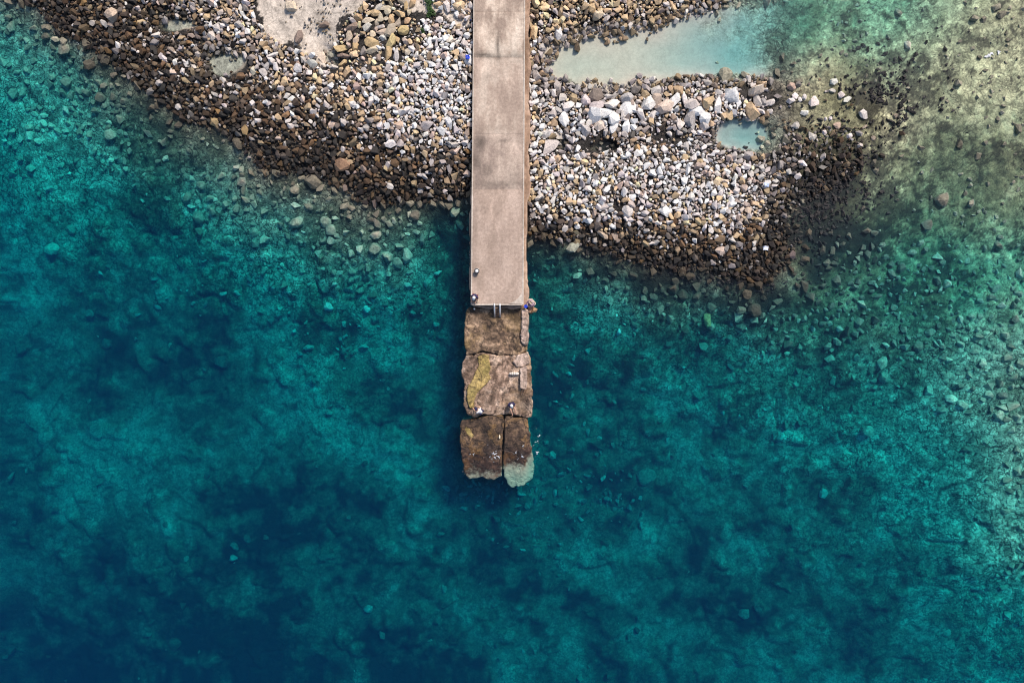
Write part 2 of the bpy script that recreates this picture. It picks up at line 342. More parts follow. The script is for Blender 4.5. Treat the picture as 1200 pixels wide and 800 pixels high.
# ------------------------------------------------------------------ the sea
def water():
    t = NT('sea_water')
    t.n.remove(t.b)
    n1 = t.noise(1.1, 4, .6); n2 = t.noise(5.5, 3, .55)
    bp = t('Bump', i_Strength=.22, i_Distance=.10, i_Height=t.mix(n1, n2, .4))
    lw = t('LayerWeight', i_Blend=.5, i_Normal=bp.outputs[0]).outputs['Facing']        # Schlick reflectance, the same from above and below
    fr = t.math('ADD', t.math('MULTIPLY', t.math('POWER', lw, 5.0), .6), .02)
    gl = t('BsdfGlossy', i_Roughness=.08, i_Normal=bp.outputs[0])
    tr = t('BsdfTransparent')
    mx = t('MixShader', i_0=fr, i_1=tr.outputs[0], i_2=gl.outputs[0])
    t.l.new(mx.outputs[0], t.out.inputs['Surface'])
    ab = t('VolumeAbsorption', i_Color=(.05, .880, .912, 1), i_Density=1.0)
    sc = t('VolumeScatter', i_Color=(.0, .36, 1.0, 1), i_Density=.034)
    ad = t('AddShader', i_0=ab.outputs[0], i_1=sc.outputs[0])
    t.l.new(ad.outputs[0], t.out.inputs['Volume'])
    s = 165; b = -14
    V = [(-s, -s, 0), (s, -s, 0), (s, s, 0), (-s, s, 0), (-s, -s, b), (s, -s, b), (s, s, b), (-s, s, b)]
    F = [(0, 1, 2, 3), (7, 6, 5, 4), (0, 4, 5, 1), (1, 5, 6, 2), (2, 6, 7, 3), (3, 7, 4, 0)]
    tag(link('sea_water', mesh_np('sea_water', V, F), t.m), 'clear sea, turquoise in the shallows and deep blue offshore', kind='structure')
water()

# ------------------------------------------------------------------ rough slabs: a height field cut to an outline, with sides
def heightblock(name, poly, top, zbot, mat, parent=None, res=.08, warp=.06, seed=0, z0=.5, smooth=True, world=False):
    pts = np.array([(p if world else P(p[0], p[1], z0)[:2]) for p in poly])
    x0, y0 = pts.min(0) - .2; x1, y1 = pts.max(0) + .2
    xs = np.arange(x0, x1, res); ys = np.arange(y0, y1, res)
    X, Y = np.meshgrid(xs, ys)
    ins = inpoly(X + warp * fbm(X, Y, 2.6, 4, seed, .7), Y + warp * fbm(X, Y, 2.6, 4, seed + 5, .7), [tuple(p) for p in pts])
    q = ins[:-1, :-1] & ins[1:, :-1] & ins[:-1, 1:] & ins[1:, 1:]
    idx = np.arange(X.size).reshape(X.shape)
    F = np.stack([idx[:-1, :-1][q], idx[:-1, 1:][q], idx[1:, 1:][q], idx[1:, :-1][q]], -1)
    used, inv = np.unique(F, return_inverse=True); F = inv.reshape(F.shape)
    vx = X.ravel()[used].copy(); vy = Y.ravel()[used].copy()
    E = np.concatenate([F[:, [0, 1]], F[:, [1, 2]], F[:, [2, 3]], F[:, [3, 0]]])
    key = np.minimum(E[:, 0], E[:, 1]) * len(used) + np.maximum(E[:, 0], E[:, 1])
    _, first, cnt = np.unique(key, return_index=True, return_counts=True)
    BE = E[first[cnt == 1]]
    for _ in range(2):                                   # smooth the stepped rim
        sx = np.zeros(len(vx)); sy = np.zeros(len(vx)); c = np.zeros(len(vx))
        for a, b in ((0, 1), (1, 0)):
            np.add.at(sx, BE[:, a], vx[BE[:, b]]); np.add.at(sy, BE[:, a], vy[BE[:, b]]); np.add.at(c, BE[:, a], 1)
        m = c > 0; vx[m] = .4 * vx[m] + .6 * sx[m] / c[m]; vy[m] = .4 * vy[m] + .6 * sy[m] / c[m]
    vz = top(vx, vy); rim = np.unique(BE)
    vz = vz.copy(); vz[rim] -= .03 + .05 * rng.rand(len(rim)) if res >= .05 else .004
    n = len(vx); low = np.full(n, -1); low[rim] = n + np.arange(len(rim))
    V = np.concatenate([np.stack([vx, vy, vz], -1), np.stack([vx[rim] + .05 * fbm(vx[rim], vy[rim], 2, 2, seed + 9), vy[rim], np.full(len(rim), zbot)], -1)])
    S = np.stack([BE[:, 1], BE[:, 0], low[BE[:, 0]], low[BE[:, 1]]], -1)
    return link(name, mesh_np(name, V, np.concatenate([F, S]), smooth), mat, parent)

def concrete(name, stops, streak=1.0, dirt=(.30, .22, .18), stained=False):
    t = NT(name); p = t.pos()
    st = t('Mapping', i_Vector=p, i_Scale=(1.0, .35, 1.0)).outputs[0]
    a = t.noise(.9, 6, .6, st); b = t.noise(5, 6, .7); c = t.noise(30, 4, .7); d = t.noise(2.2, 5, .6)
    k = t.ramp(t('MapRange', i_0=a, i_1=.38, i_2=.62, i_3=.26, i_4=.76).outputs[0], stops)
    k = t.mix(k, t.ramp(b, [(.38, .72), (.7, 1.22)]), .8, 'MULTIPLY')
    k = t.mix(k, t.ramp(c, [(.3, .7), (.65, 1.25)]), .7, 'MULTIPLY')
    k = t.mix(k, dirt, t.math('MULTIPLY', t.ramp(d, [(.52, 0.), (.68, .55)]), streak))
    t.bump(t.mix(b, c, .5), .45, .02)
    k = t.mix(k, (.95, .955, .945), 1.0, 'MULTIPLY')
    if stained: k = t.mix(k, t('Attribute', attribute_name='Col').outputs['Color'], 1.0, 'MULTIPLY')
    return t.done(k, .85)
M['con_pale'] = concrete('weathered_concrete_pale', [(.3, (.34, .265, .22)), (.48, (.52, .425, .355)), (.68, (.66, .57, .49))], .7, stained=True)
M['con_mid'] = concrete('weathered_concrete_mid', [(.3, (.36, .28, .235)), (.5, (.47, .375, .315)), (.7, (.57, .475, .405))], .6, stained=True)
M['con_grey'] = concrete('weathered_concrete_grey', [(.3, (.32, .25, .215)), (.5, (.42, .335, .285)), (.7, (.51, .415, .355))], .7, (.20, .155, .14), stained=True)
M['con_pink'] = concrete('weathered_concrete_pink', [(.3, (.35, .27, .225)), (.5, (.42, .325, .275)), (.72, (.49, .385, .33))], .3, (.28, .21, .17), stained=True)
M['con_lip'] = concrete('worn_pale_edge', [(.3, (.44, .375, .325)), (.7, (.62, .55, .49))], .5)
M['con_wall'] = concrete('pier_wall', [(.3, (.12, .085, .06)), (.7, (.26, .18, .13))], .6, (.07, .06, .05))
M['con_foot'] = concrete('crumbling_footing', [(.3, (.24, .15, .10)), (.5, (.38, .25, .18)), (.7, (.48, .34, .26))], .7, (.13, .08, .055))

def block_mat(name, stops, moss=(.30, .20, .07), mossy=.35, stained=True):
    t = NT(name); p = t.pos()
    a = t.noise(1.2, 8, .68); b = t.noise(4.5, 7, .7); c = t.noise(24, 4, .7); d = t.noise(.8, 4, .6)
    k = t.ramp(a, stops)
    k = t.mix(k, moss, t.math('MULTIPLY', t.ramp(d, [(.5, 0.), (.64, 1.)]), mossy))
    k = t.mix(k, t.ramp(b, [(.38, .4), (.62, 1.5)]), .9, 'MULTIPLY')
    k = t.mix(k, t.ramp(c, [(.36, .5), (.64, 1.45)]), .9, 'MULTIPLY')
    if stained: k = t.mix(k, t('Attribute', attribute_name='Col').outputs['Color'], 1.0, 'MULTIPLY')  # tone patches of the block top, darker and paler
    ck = t.cracks(.8, .018, .2, 4); k = t.mix(k, ck, .85, 'MULTIPLY')
    t.bump(t.mix(t.mix(b, c, .45), ck, .35), 1.0, .10)
    z = t('SeparateXYZ', i_0=p).outputs[2]
    wet = t.ramp(t.math('ADD', z, t.math('MULTIPLY', a, .25)), [(.27, 1.), (.52, 0.)])   # tide band: weed-stained stone below the splash line
    k = t.mix(k, (.60, .52, .56), t.math('MULTIPLY', wet, .9), 'MULTIPLY')
    k = t.mix(k, t.mix((.20, .20, .15), (.46, .46, .36), a), t.math('MULTIPLY', t.ramp(t.math('ADD', z, t.math('MULTIPLY', b, .30)), [(.06, 1.), (.17, 0.)]), .9))   # pale crust on the always-drowned stone
    rg = t('MapRange', i_0=wet, i_3=.85, i_4=.35).outputs[0]
    return t.done(k, rg)
M['block_a'] = block_mat('broken_block_brown', [(.38, (.06, .039, .027)), (.5, (.165, .108, .07)), (.62, (.37, .26, .18))])
M['block_b'] = block_mat('broken_block_pinkish', [(.38, (.085, .054, .038)), (.49, (.24, .163, .12)), (.62, (.46, .345, .272))], mossy=.2)
M['block_c'] = block_mat('broken_block_dark', [(.38, (.035, .023, .018)), (.5, (.082, .052, .035)), (.62, (.18, .115, .07))], (.30, .17, .05), .6)
M['ochre'] = block_mat('ochre_algae', [(.3, (.26, .19, .06)), (.5, (.37, .27, .10)), (.7, (.44, .33, .14))], (.13, .12, .03), .5, False)
M['ledge'] = block_mat('pale_pink_ledge', [(.32, (.24, .17, .14)), (.5, (.42, .32, .27)), (.68, (.55, .44, .38))], mossy=.1, stained=False)

# ------------------------------------------------------------------ the concrete pier
DZ = 1.4
pier = tag(empty('concrete_pier', P(584, 250, 0)), 'long weathered concrete pier running from the stony shore out over the water', 'pier')
def xl(py): return 555 - 3 * py / 357.0
def xr(py): return 615.2 - 2 * py / 357.0
STAINS = [(583, 54, 2.2, 15, .42), (566, 64, 12, 3.5, .40), (603, 63, 10, 4, .2), (590, 66, 30, 2, .15), (565, 38, 7, 17, -.16), (602, 30, 8, 14, -.08), (564, 80, 8, 9, -.18), (598, 95, 9, 10, -.10), (572, 92, 6, 5, .18), (563, 167, 7, 9, .32), (558, 188, 6, 9, .25), (578, 158, 9, 1.6, -.2), (592, 166, 9, 1.8, .28), (604, 176, 6, 8, -.2), (585, 216, 34, 6, .22), (570, 200, 8, 8, .2), (604, 205, 8, 7, .15), (583, 230, 24, 7, -.10), (577, 246, 2, 12, -.14), (592, 252, 2, 10, -.10), (556, 250, 3, 60, .10), (590, 300, 14, 20, .06), (575, 6, 20, 6, -.1), (585, 150, 26, 4, .08)]
def deck_slab(y0, y1, mat, dz):
    a = [P(xl(y1), y1, DZ), P(xr(y1), y1, DZ), P(xr(y0), y0, DZ), P(xl(y0), y0, DZ)]
    nx, ny = 26, max(4, int((y1 - y0) / 2.6))
    u, v = np.meshgrid(np.linspace(0, 1, nx), np.linspace(0, 1, ny))
    A = np.array(a)
    pos = (A[0] * ((1 - u) * (1 - v))[..., None] + A[1] * (u * (1 - v))[..., None] + A[2] * (u * v)[..., None] + A[3] * ((1 - u) * v)[..., None])
    # shrink for the joint
    g = .004; c = pos.mean((0, 1)); pos[0, :, 1] += g; pos[-1, :, 1] -= g
    pos[..., 2] = DZ + dz + .012 * fbm(pos[..., 0], pos[..., 1], .9, 4, 23)
    edge = np.zeros((ny, nx), bool); edge[0] = edge[-1] = True; edge[:, 0] = edge[:, -1] = True
    pos[..., 2][edge] -= .012
    i = np.arange(nx * ny).reshape(ny, nx)
    F = np.stack([i[:-1, :-1], i[:-1, 1:], i[1:, 1:], i[1:, :-1]], -1).reshape(-1, 4)
    loop = np.concatenate([i[0, :], i[1:, -1], i[-1, -2::-1], i[-2:0:-1, 0]])
    V = pos.reshape(-1, 3); low = V[loop].copy(); low[:, 2] = DZ - .22
    n = len(V); k = np.arange(len(loop)); k2 = np.roll(k, -1)
    S = np.stack([loop[k], n + k, n + k2, loop[k2]], -1)
    px = pos[..., 0] * PXM * CAM_H / (CAM_H - DZ) + 600; py = 400 - pos[..., 1] * PXM * CAM_H / (CAM_H - DZ); w = 1 + 0 * px
    nz = fbm(pos[..., 0], pos[..., 1], 1.1, 4, 29, .6)
    for bx, by, sx, sy, am in STAINS: w = w - 1.8 * am * np.exp(-((px + 3 * nz - bx) / sx) ** 2 - ((py + 3 * nz - by) / sy) ** 2)
    w = np.clip(w + .10 * nz, .3, 1.35).ravel()
    return link('deck_slab', mesh_np('deck_slab', np.concatenate([V, low]), np.concatenate([F, S]), False, np.concatenate([w, w[loop]])[:, None] * np.array([[1.0, .985, .97]])), M[mat], pier)
for y0, y1, mt, dz in ((-140, 14, 'con_pale', 0), (14, 67, 'con_pale', .006), (67, 157, 'con_mid', -.004), (157, 222, 'con_grey', -.012), (222, 357, 'con_pink', .01)):
    deck_slab(y0, y1, mt, dz)

def prism(name, poly, z0, z1, mat, parent=None, bevel=0.0):       # poly of world xy
    bm = bmesh.new()
    vs_ = [bm.verts.new((x, y, z0)) for x, y in poly]
    f = bm.faces.new(vs_)
    if f.normal.z > 0: f.normal_flip()
    e = bmesh.ops.extrude_face_region(bm, geom=[f]); up = [v for v in e['geom'] if isinstance(v, bmesh.types.BMVert)]
    for v in up: v.co.z = z1
    bmesh.ops.recalc_face_normals(bm, faces=bm.faces)
    if bevel: bmesh.ops.bevel(bm, geom=bm.edges[:], offset=bevel, segments=2, affect='EDGES', profile=.6)
    me = bpy.data.meshes.new(name); bm.to_mesh(me); bm.free()
    return link(name, me, mat, parent)

def pp(pts, z=DZ): return [P(x, y, z)[:2] for x, y in pts]
def lip(side):
    n = 60; ys = np.linspace(-140, 357, n); ins = []; out = []
    for y in ys:
        x = xl(y) if side < 0 else xr(y); w = .9 + .35 * math.sin(y * .31) * math.sin(y * .113 + 2)
        X, Y, _ = P(x, y, DZ); out.append((X + side * .02, Y)); ins.append((X - side * (.045 + .03 * w), Y))
    prism('edge_lip', out + ins[::-1], DZ - .16, DZ + .026, M['con_lip'], pier)
lip(-1); lip(1)
fl = pp([(xl(357) + 1.4, 357.6), (xr(357) - 1.4, 357.6), (xr(357) - 1.4, 355.9), (600, 356.3), (580, 355.7), (565, 356.2), (xl(357) + 1.4, 355.8)])
prism('edge_lip', fl, DZ - .16, DZ + .031, M['con_lip'], pier)
prism('corner_patch', pp([(596, 355.7), (603, 352.5), (608, 348.5), (611.5, 342.5), (612.0, 355.7)]), DZ - .05, DZ + .036, M['con_lip'], pier)
prism('wall', pp([(xl(-140) + 1, -140), (xr(-140) - 1, -140), (xr(356) - 1, 356), (xl(356) + 1, 356)]), -3.2, DZ - .2, M['con_wall'], pier)
jag = lambda y, s: 2.2 * math.sin(y * .09 + s) + 1.5 * math.sin(y * .23 + 2 * s) + 1.0 * math.sin(y * .61 + s)
ft = [(613, -140)] + [(621.5 + .45 * jag(y, 1), y) for y in np.arange(-140, 232, 4)] + [(618.6, 236), (618, 286), (617.6, 300)] + [(619.0 + .55 * jag(y, 2.4), y) for y in np.arange(304, 352, 3)] + [(621, 356), (618, 361), (611, 361)]
heightblock('footing', ft, lambda x, y: .85 + .05 * fbm(x, y, 2.2, 3, 44) - .12 * sstep(.25, -.5, y - 3.6), -2.6, M['con_foot'], pier, .07, .04, 41, .85)
lf = [(556, 70)] + [(551.0 + .3 * jag(y, 3) * .6, y) for y in np.arange(70, 250, 6)] + [(549.6 + .25 * jag(y, .4) * .5, y) for y in np.arange(250, 345, 5)] + [(556, 346)]
heightblock('footing', lf, lambda x, y: .35 + .05 * fbm(x, y, 2.2, 3, 46), -2.8, M['con_foot'], pier, .06, .03, 47, .35)
heightblock('front_step', [(553, 354), (611, 354), (612, 361), (600, 362.5), (590, 361.5), (575, 362.5), (562, 361), (554, 359.5)], lambda x, y: .98 + .06 * fbm(x, y, 3, 3, 48), -.5, M['con_foot'], pier, .05, .05, 49, .95)

# ------------------------------------------------------------------ broken foundation blocks beyond the pier head
BTONE = [(572, 370, 14, 7, .42), (602, 372, 9, 10, .38), (604, 398, 5, 14, .40), (580, 385, 5, 8, .25), (555, 388, 8, 11, -.25), (592, 398, 9, 13, -.30), (590, 440, 17, 18, -.28), (613, 472, 9, 12, .42), (606, 455, 5, 8, .35), (550, 424, 7, 8, .30), (572, 474, 6, 6, .38), (585, 470, 9, 8, -.2), (563, 503, 13, 6, .35), (578, 512, 7, 8, .25), (556, 520, 10, 5, -.22), (562, 545, 22, 13, .42), (583, 493, 6, 6, -.2), (601, 540, 10, 14, .42), (606, 503, 10, 10, -.22), (618, 500, 3, 14, -.35)]  # darker and paler patches laid over the block tops
def blk(name, poly, z, slope, mat, label, seed, amp=.09):
    r = tag(empty(name, P(np.mean([p[0] for p in poly]), np.mean([p[1] for p in poly]), 0)), label, 'concrete block')
    def top(x, y):
        px = x * PXM + 600; py = 400 - y * PXM
        return z + slope(px, py) + amp * fbm(x, y, .9, 5, seed, .62) + .035 * fbm(x, y, 5, 3, seed + 1) - .06 * (1 - sstep(0, .12, ridged(x, y, .45, 2, seed + 3)))
    cx, cy = np.mean([p[0] for p in poly]), np.mean([p[1] for p in poly])
    poly = [(x + 1.3 * np.sign(x - cx), y + 1.1 * np.sign(y - cy)) for x, y in poly]
    o = heightblock('body', poly, top, -3.6, mat, r, .055, .13, seed, z); me = o.data
    v = np.zeros(len(me.vertices) * 3, np.float32); me.vertices.foreach_get('co', v); v = v.reshape(-1, 3)
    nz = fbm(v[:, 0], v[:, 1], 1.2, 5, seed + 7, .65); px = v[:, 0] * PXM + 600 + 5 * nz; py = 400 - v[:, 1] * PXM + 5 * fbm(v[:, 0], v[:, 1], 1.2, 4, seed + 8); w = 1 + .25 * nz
    for bx, by, sx, sy, am in BTONE: w = w - 1.25 * am * np.exp(-((px - bx) / sx) ** 2 - ((py - by) / sy) ** 2)
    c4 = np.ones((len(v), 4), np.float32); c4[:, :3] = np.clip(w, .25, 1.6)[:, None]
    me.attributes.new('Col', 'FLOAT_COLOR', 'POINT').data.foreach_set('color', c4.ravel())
    return r, top
PA = [(546, 364), (554, 360), (580, 362), (612, 360), (617, 363), (618, 380), (618, 400), (617, 410), (608, 415), (598, 415.5), (585, 415), (575, 413), (567, 410), (558, 414), (548, 415), (545, 405), (544, 390), (546, 376)]
PB = [(547, 417.5), (558, 416.3), (566, 412.5), (577, 415.5), (590, 417.5), (605, 416), (618, 412), (622, 425), (622, 440), (624, 460), (624, 475), (622, 489), (605, 486.5), (592, 484.5), (580, 486), (568, 485.5), (555, 489), (547, 484), (543.5, 470), (545, 450), (541, 438), (543, 425)]
PC = [(541, 494), (556, 491.5), (570, 488), (589, 486.5), (590, 500), (588.5, 515), (587.5, 540), (587.5, 558), (578, 564), (565, 560), (550, 562), (545, 555), (542, 540), (539.5, 520), (540, 505)]
PD = [(592.5, 487.5), (618, 491.5), (620, 510), (623, 530), (626, 550), (624.5, 562), (612, 571), (600, 574), (594.5, 567), (590.5, 553), (590.5, 530), (592.5, 508)]
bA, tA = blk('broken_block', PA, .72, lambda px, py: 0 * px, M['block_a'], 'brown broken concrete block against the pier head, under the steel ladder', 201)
bB, tB = blk('broken_block', PB, .62, lambda px, py: -.0015 * (py - 450), M['block_b'], 'pinkish broken block with an ochre algae mat on its top', 211)
bC, tC = blk('broken_block', PC, .50, lambda px, py: -.53 * sstep(492, 563, py), M['block_c'], 'wide dark sea-washed block at the outer end of the ruined footing', 221, .08)
bD, tD = blk('broken_block', PD, .52, lambda px, py: -.80 * sstep(498, 572, py) - .25 * sstep(612, 626, px), M['block_c'], 'narrow dark tilted block beside the long gap, its tip under water', 231, .07)
rim_pts = [(611, 362), (619, 362), (620.5, 372), (619.5, 384), (620.8, 394), (619, 404), (615, 405.5), (610.5, 401), (609, 392), (611, 380)]
heightblock('ledge', rim_pts, lambda x, y: .93 + .06 * fbm(x, y, 2.5, 4, 241), .3, M['ledge'], bA, .055, .06, 243, .9)
heightblock('ledge', [(606, 415.5), (619, 411.5), (621.5, 422), (621.5, 426), (612, 431), (604, 430), (600, 424)], lambda x, y: tB(x, y) * 0 + .79 + .05 * fbm(x, y, 2.5, 4, 246), .3, M['ledge'], bB, .055, .06, 247, .8)
heightblock('algae_mat', [(559, 417), (566, 414.5), (573, 415), (573.5, 424), (575.5, 430), (573, 437), (576, 443), (571, 450), (565, 455), (559, 462), (556, 470), (556, 480), (549, 478), (546.5, 466), (547.5, 452), (554, 444), (556, 436), (561, 428)], lambda x, y: .80 + .018 * fbm(x, y, 1.5, 3, 251) - .02 * (y < -2.5), .4, M['ochre'], bB, .05, .07, 253, .8)
heightblock('algae_mat', [(543, 500), (548, 499), (552, 503), (556, 511), (552, 514), (546, 508)], lambda x, y: tC(x, y) + .02, .1, M['ochre'], bC, .05, .1, 257, .5)
cs = heightblock('concrete_strip', [(609.3, 431), (617.5, 427.5), (618.5, 440), (617.6, 456.5), (609.3, 455)], lambda x, y: .96 + .015 * fbm(x, y, 3, 3, 261), .4, M['ledge'], bB, .045, .02, 263, .95, False)

def tube(name, pts, r, mat, parent=None, seg=8):
    bm = bmesh.new(); rings = []
    pts = [Vector(p) for p in pts]
    for i, p in enumerate(pts):
        d = (pts[min(i + 1, len(pts) - 1)] - pts[max(i - 1, 0)]).normalized()
        u = d.orthogonal().normalized() if i == 0 else (u - d * u.dot(d)).normalized()
        w = d.cross(u)
        rings.append([bm.verts.new(p + (u * math.cos(a) + w * math.sin(a)) * r) for a in [2 * math.pi * k / seg for k in range(seg)]])
    for a, b in zip(rings, rings[1:]):
        for k in range(seg): bm.faces.new((a[k], a[(k + 1) % seg], b[(k + 1) % seg], b[k]))
    bm.faces.new(rings[0][::-1]); bm.faces.new(rings[-1])
    me = bpy.data.meshes.new(name); bm.to_mesh(me); bm.free()
    return link(name, me, mat, parent, True)
M['rust'] = plain('rusted_steel', (.16, .08, .045), .7, .3)
M['steel'] = plain('bright_steel', (.78, .78, .80), .35, .6, .08)
M['tread'] = plain('ladder_tread', (.20, .12, .08), .7, .1)
for k in range(3):
    x = 611.2 + 2.5 * k
    tube('reinforcing_bar', [P(x + 1.6, 455.5, .88), P(x + .4, 458, .9), P(x - 1.6, 463, .86)], .022, M['rust'], bB)

lad = tag(empty('steel_ladder', P(582.5, 366, .7)), 'short bright steel ladder leaning from the pier head down to the brown block', 'ladder')
for x in (579.3, 585.8):
    tube('rail', [P(x, 355.6, DZ + .02), P(x, 357.2, DZ + .10), P(x + .1, 359, DZ + .08), P(x + .3, 366, 1.1), P(x + .5, 371.2, .72)], .062, M['steel'], lad, 10)
for k in range(4):
    t_ = .18 + .24 * k; y = 358.5 + 12.5 * t_; z = 1.42 - .68 * t_
    a = P(579.6, y, z); b = P(585.6, y, z)
    prism('tread', [(a[0], a[1] - .055), (b[0], b[1] - .055), (b[0], b[1] + .055), (a[0], a[1] + .055)], z - .06, z - .03, M['tread'], lad)

# ------------------------------------------------------------------ stones
def stone_templates(n, npts, round_=0.0, flat=.62, seed=0):
    r_ = np.random.RandomState(seed); out = []
    for k in range(n):
        v = r_.normal(size=(npts, 3)); v /= np.linalg.norm(v, axis=1)[:, None]
        v *= (1 - .28 * r_.rand(npts) * (1 - round_))[:, None]
        for _ in range(3):                                # shave flat faces
            d = r_.normal(size=3); d /= np.linalg.norm(d); c = .55 + .35 * r_.rand()
            s = v @ d; v = v - np.maximum(s - c, 0)[:, None] * d * (1 - round_)
        v *= np.array([1, .72 + .25 * r_.rand(), flat * (.8 + .4 * r_.rand())])
        bm = bmesh.new()
        for q in v: bm.verts.new(q)
        h = bmesh.ops.convex_hull(bm, input=bm.verts)
        bmesh.ops.delete(bm, geom=[e for e in h['geom_interior'] if isinstance(e, bmesh.types.BMVert)], context='VERTS')
        bmesh.ops.triangulate(bm, faces=bm.faces)
        bmesh.ops.recalc_face_normals(bm, faces=bm.faces)
        bm.verts.index_update()
        V = np.array([q.co[:] for q in bm.verts]); F = np.array([[q.index for q in f.verts] for f in bm.faces]); bm.free()
        V -= (V.max(0) + V.min(0)) / 2; V /= np.abs(V[:, :2]).max()
        out.append((V, F))
    return out
T_SMALL = stone_templates(14, 11, .2, .66, 1)
T_MID = stone_templates(16, 15, .1, .66, 2)
T_ROUND = stone_templates(10, 22, .8, .6, 3)

def rotmat(rz, tx, ty):
    cz, sz = np.cos(rz), np.sin(rz); cx, sx = np.cos(tx), np.sin(tx); c_y, s_y = np.cos(ty), np.sin(ty)
    o = np.zeros_like(rz); e = np.ones_like(rz)
    Rz = np.stack([cz, -sz, o, sz, cz, o, o, o, e], -1).reshape(-1, 3, 3)
    Rx = np.stack([e, o, o, o, cx, -sx, o, sx, cx], -1).reshape(-1, 3, 3)
    Ry = np.stack([c_y, o, s_y, o, e, o, -s_y, o, c_y], -1).reshape(-1, 3, 3)
    return Rz @ Rx @ Ry

def merge_stones(name, pos, rad, colr, temps, mat, tilt=.35, smooth=False, seed=0, aspect=(1.0, 1.3)):
    r_ = np.random.RandomState(seed); n = len(pos)
    pos = np.asarray(pos); rad = np.asarray(rad); colr = np.asarray(colr)
    which = r_.randint(0, len(temps), n)
    Rm = rotmat(r_.rand(n) * 6.283, r_.normal(size=n) * tilt, r_.normal(size=n) * tilt)
    asp = r_.uniform(*aspect, n)
    VV, FF, CC, off = [], [], [], 0
    for k, (V, F) in enumerate(temps):
        s = np.where(which == k)[0]
        if not len(s): continue
        W = V[None] * np.stack([rad[s] * asp[s], rad[s] / asp[s] ** .5, rad[s]], -1)[:, None]
        W = np.einsum('nij,nvj->nvi', Rm[s], W) + pos[s][:, None]
        m = len(V)
        VV.append(W.reshape(-1, 3)); FF.append((F[None] + (off + np.arange(len(s)) * m)[:, None, None]).reshape(-1, 3))
        CC.append(np.repeat(colr[s], m, 0)); off += m * len(s)
    me = mesh_np(name, np.concatenate(VV), np.concatenate(FF), smooth, np.concatenate(CC))
    return link(name, me, mat)

class Packer:
    def __init__(s, cell=12): s.c = cell; s.g = {}; s.items = []
    def free(s, x, y, r, k):
        i, j = int(x // s.c), int(y // s.c)
        for a in (-2, -1, 0, 1, 2):
            for b in (-2, -1, 0, 1, 2):
                for (u, v, q) in s.g.get((i + a, j + b), ()):
                    if (u - x) ** 2 + (v - y) ** 2 < (k * (q + r)) ** 2: return False
        return True
    def put(s, x, y, r):
        s.g.setdefault((int(x // s.c), int(y // s.c)), []).append((x, y, r))

PALE = Field([(30, 0, .0), (100, 20, .08), (150, 60, .12), (200, 30, .4), (250, 60, .55), (300, 30, .65), (250, 120, .18), (300, 110, .35), (300, 170, .03), (350, 150, .22), (400, 100, .62), (400, 150, .33), (400, 195, .06), (450, 60, .9), (450, 120, .8), (450, 170, .35), (450, 220, .02), (500, 50, 1), (500, 120, .97), (500, 170, .55), (520, 210, .15), (545, 60, 1), (545, 150, .75), (545, 205, .2), (170, 110, .05), (210, 90, .3),
 (640, 20, .7), (700, 10, .7), (640, 110, .8), (700, 130, 1), (800, 120, 1), (880, 120, .95), (640, 170, .85), (700, 210, 1), (800, 220, 1), (640, 240, .85), (700, 250, .6), (700, 285, .08), (760, 255, .55), (800, 290, .1), (640, 265, .4), (860, 250, .75), (880, 295, .1), (920, 210, .5), (910, 265, .15), (950, 180, .3), (1000, 180, .1), (780, 165, .4), (700, 165, .35), (900, 320, 0), (1000, 250, .05)], 1)
TAN = Field([(630, 20, .8), (700, 15, .75), (760, 0, .8), (430, 45, .85), (470, 20, .6), (480, 100, .08), (530, 40, .1), (700, 130, .12), (800, 220, .08), (640, 180, .25), (850, 110, .3), (200, 60, .4), (300, 100, .3), (100, 20, .5), (640, 250, .5), (750, 290, .6), (450, 200, .5)], 1)

def stone_color(px, py, r_):
    n = len(px)
    p0 = PALE(px, py); p = np.clip(p0 + .22 * sstep(.25, .7, p0) + .12 * r_.normal(size=n), 0, 1); tn = np.clip(TAN(px, py), 0, 1)
    pale = np.where((r_.rand(n) < tn)[:, None], np.array([.54, .40, .25]), np.array([.74, .675, .65]))
    pale = np.where((r_.rand(n) < .10)[:, None], np.array([.50, .39, .33]), pale)
    brown = np.array([[.17, .098, .050], [.085, .058, .042], [.040, .034, .031], [.22, .150, .088], [.17, .140, .120], [.36, .21, .08]])[r_.choice(6, n, p=[.26, .26, .24, .10, .10, .04])]
    q = sstep(.55, .95, p)[:, None]
    lit = r_.rand(n) < p ** .8
    c = np.where(lit[:, None], pale * (.45 + .55 * p)[:, None], brown * (.42 + .8 * p)[:, None] * (1 - q) + np.array([.40, .345, .315]) * q)
    wet = .42 + .58 * sstep(.03, .33, height(px, py, False) + .06 * r_.normal(size=n))      # weed-stained below the splash line
    c = c * wet[:, None]
    return np.clip(c * np.exp(r_.normal(size=n) * .3)[:, None] * (1 + .018 * r_.normal(size=(n, 3))), .01, .70)

SANDPOLY = [(296, -60), (298, 20), (318, 45), (345, 60), (372, 66), (392, 55), (398, 30), (430, 0), (440, -60)]
SAND2 = [(470, -10), (500, -10), (512, 10), (545, 22), (552, 24), (552, 34), (535, 30), (515, 22), (497, 24), (484, 22)]
PIERPOLY = [(554, -80), (621, -80), (621, 240), (618, 360), (552, 360)]
pk = Packer()
specials = []
for (x, y, r) in ((644, 172, 13), (876, 108, 12)): pk.put(x, y, r * .8)

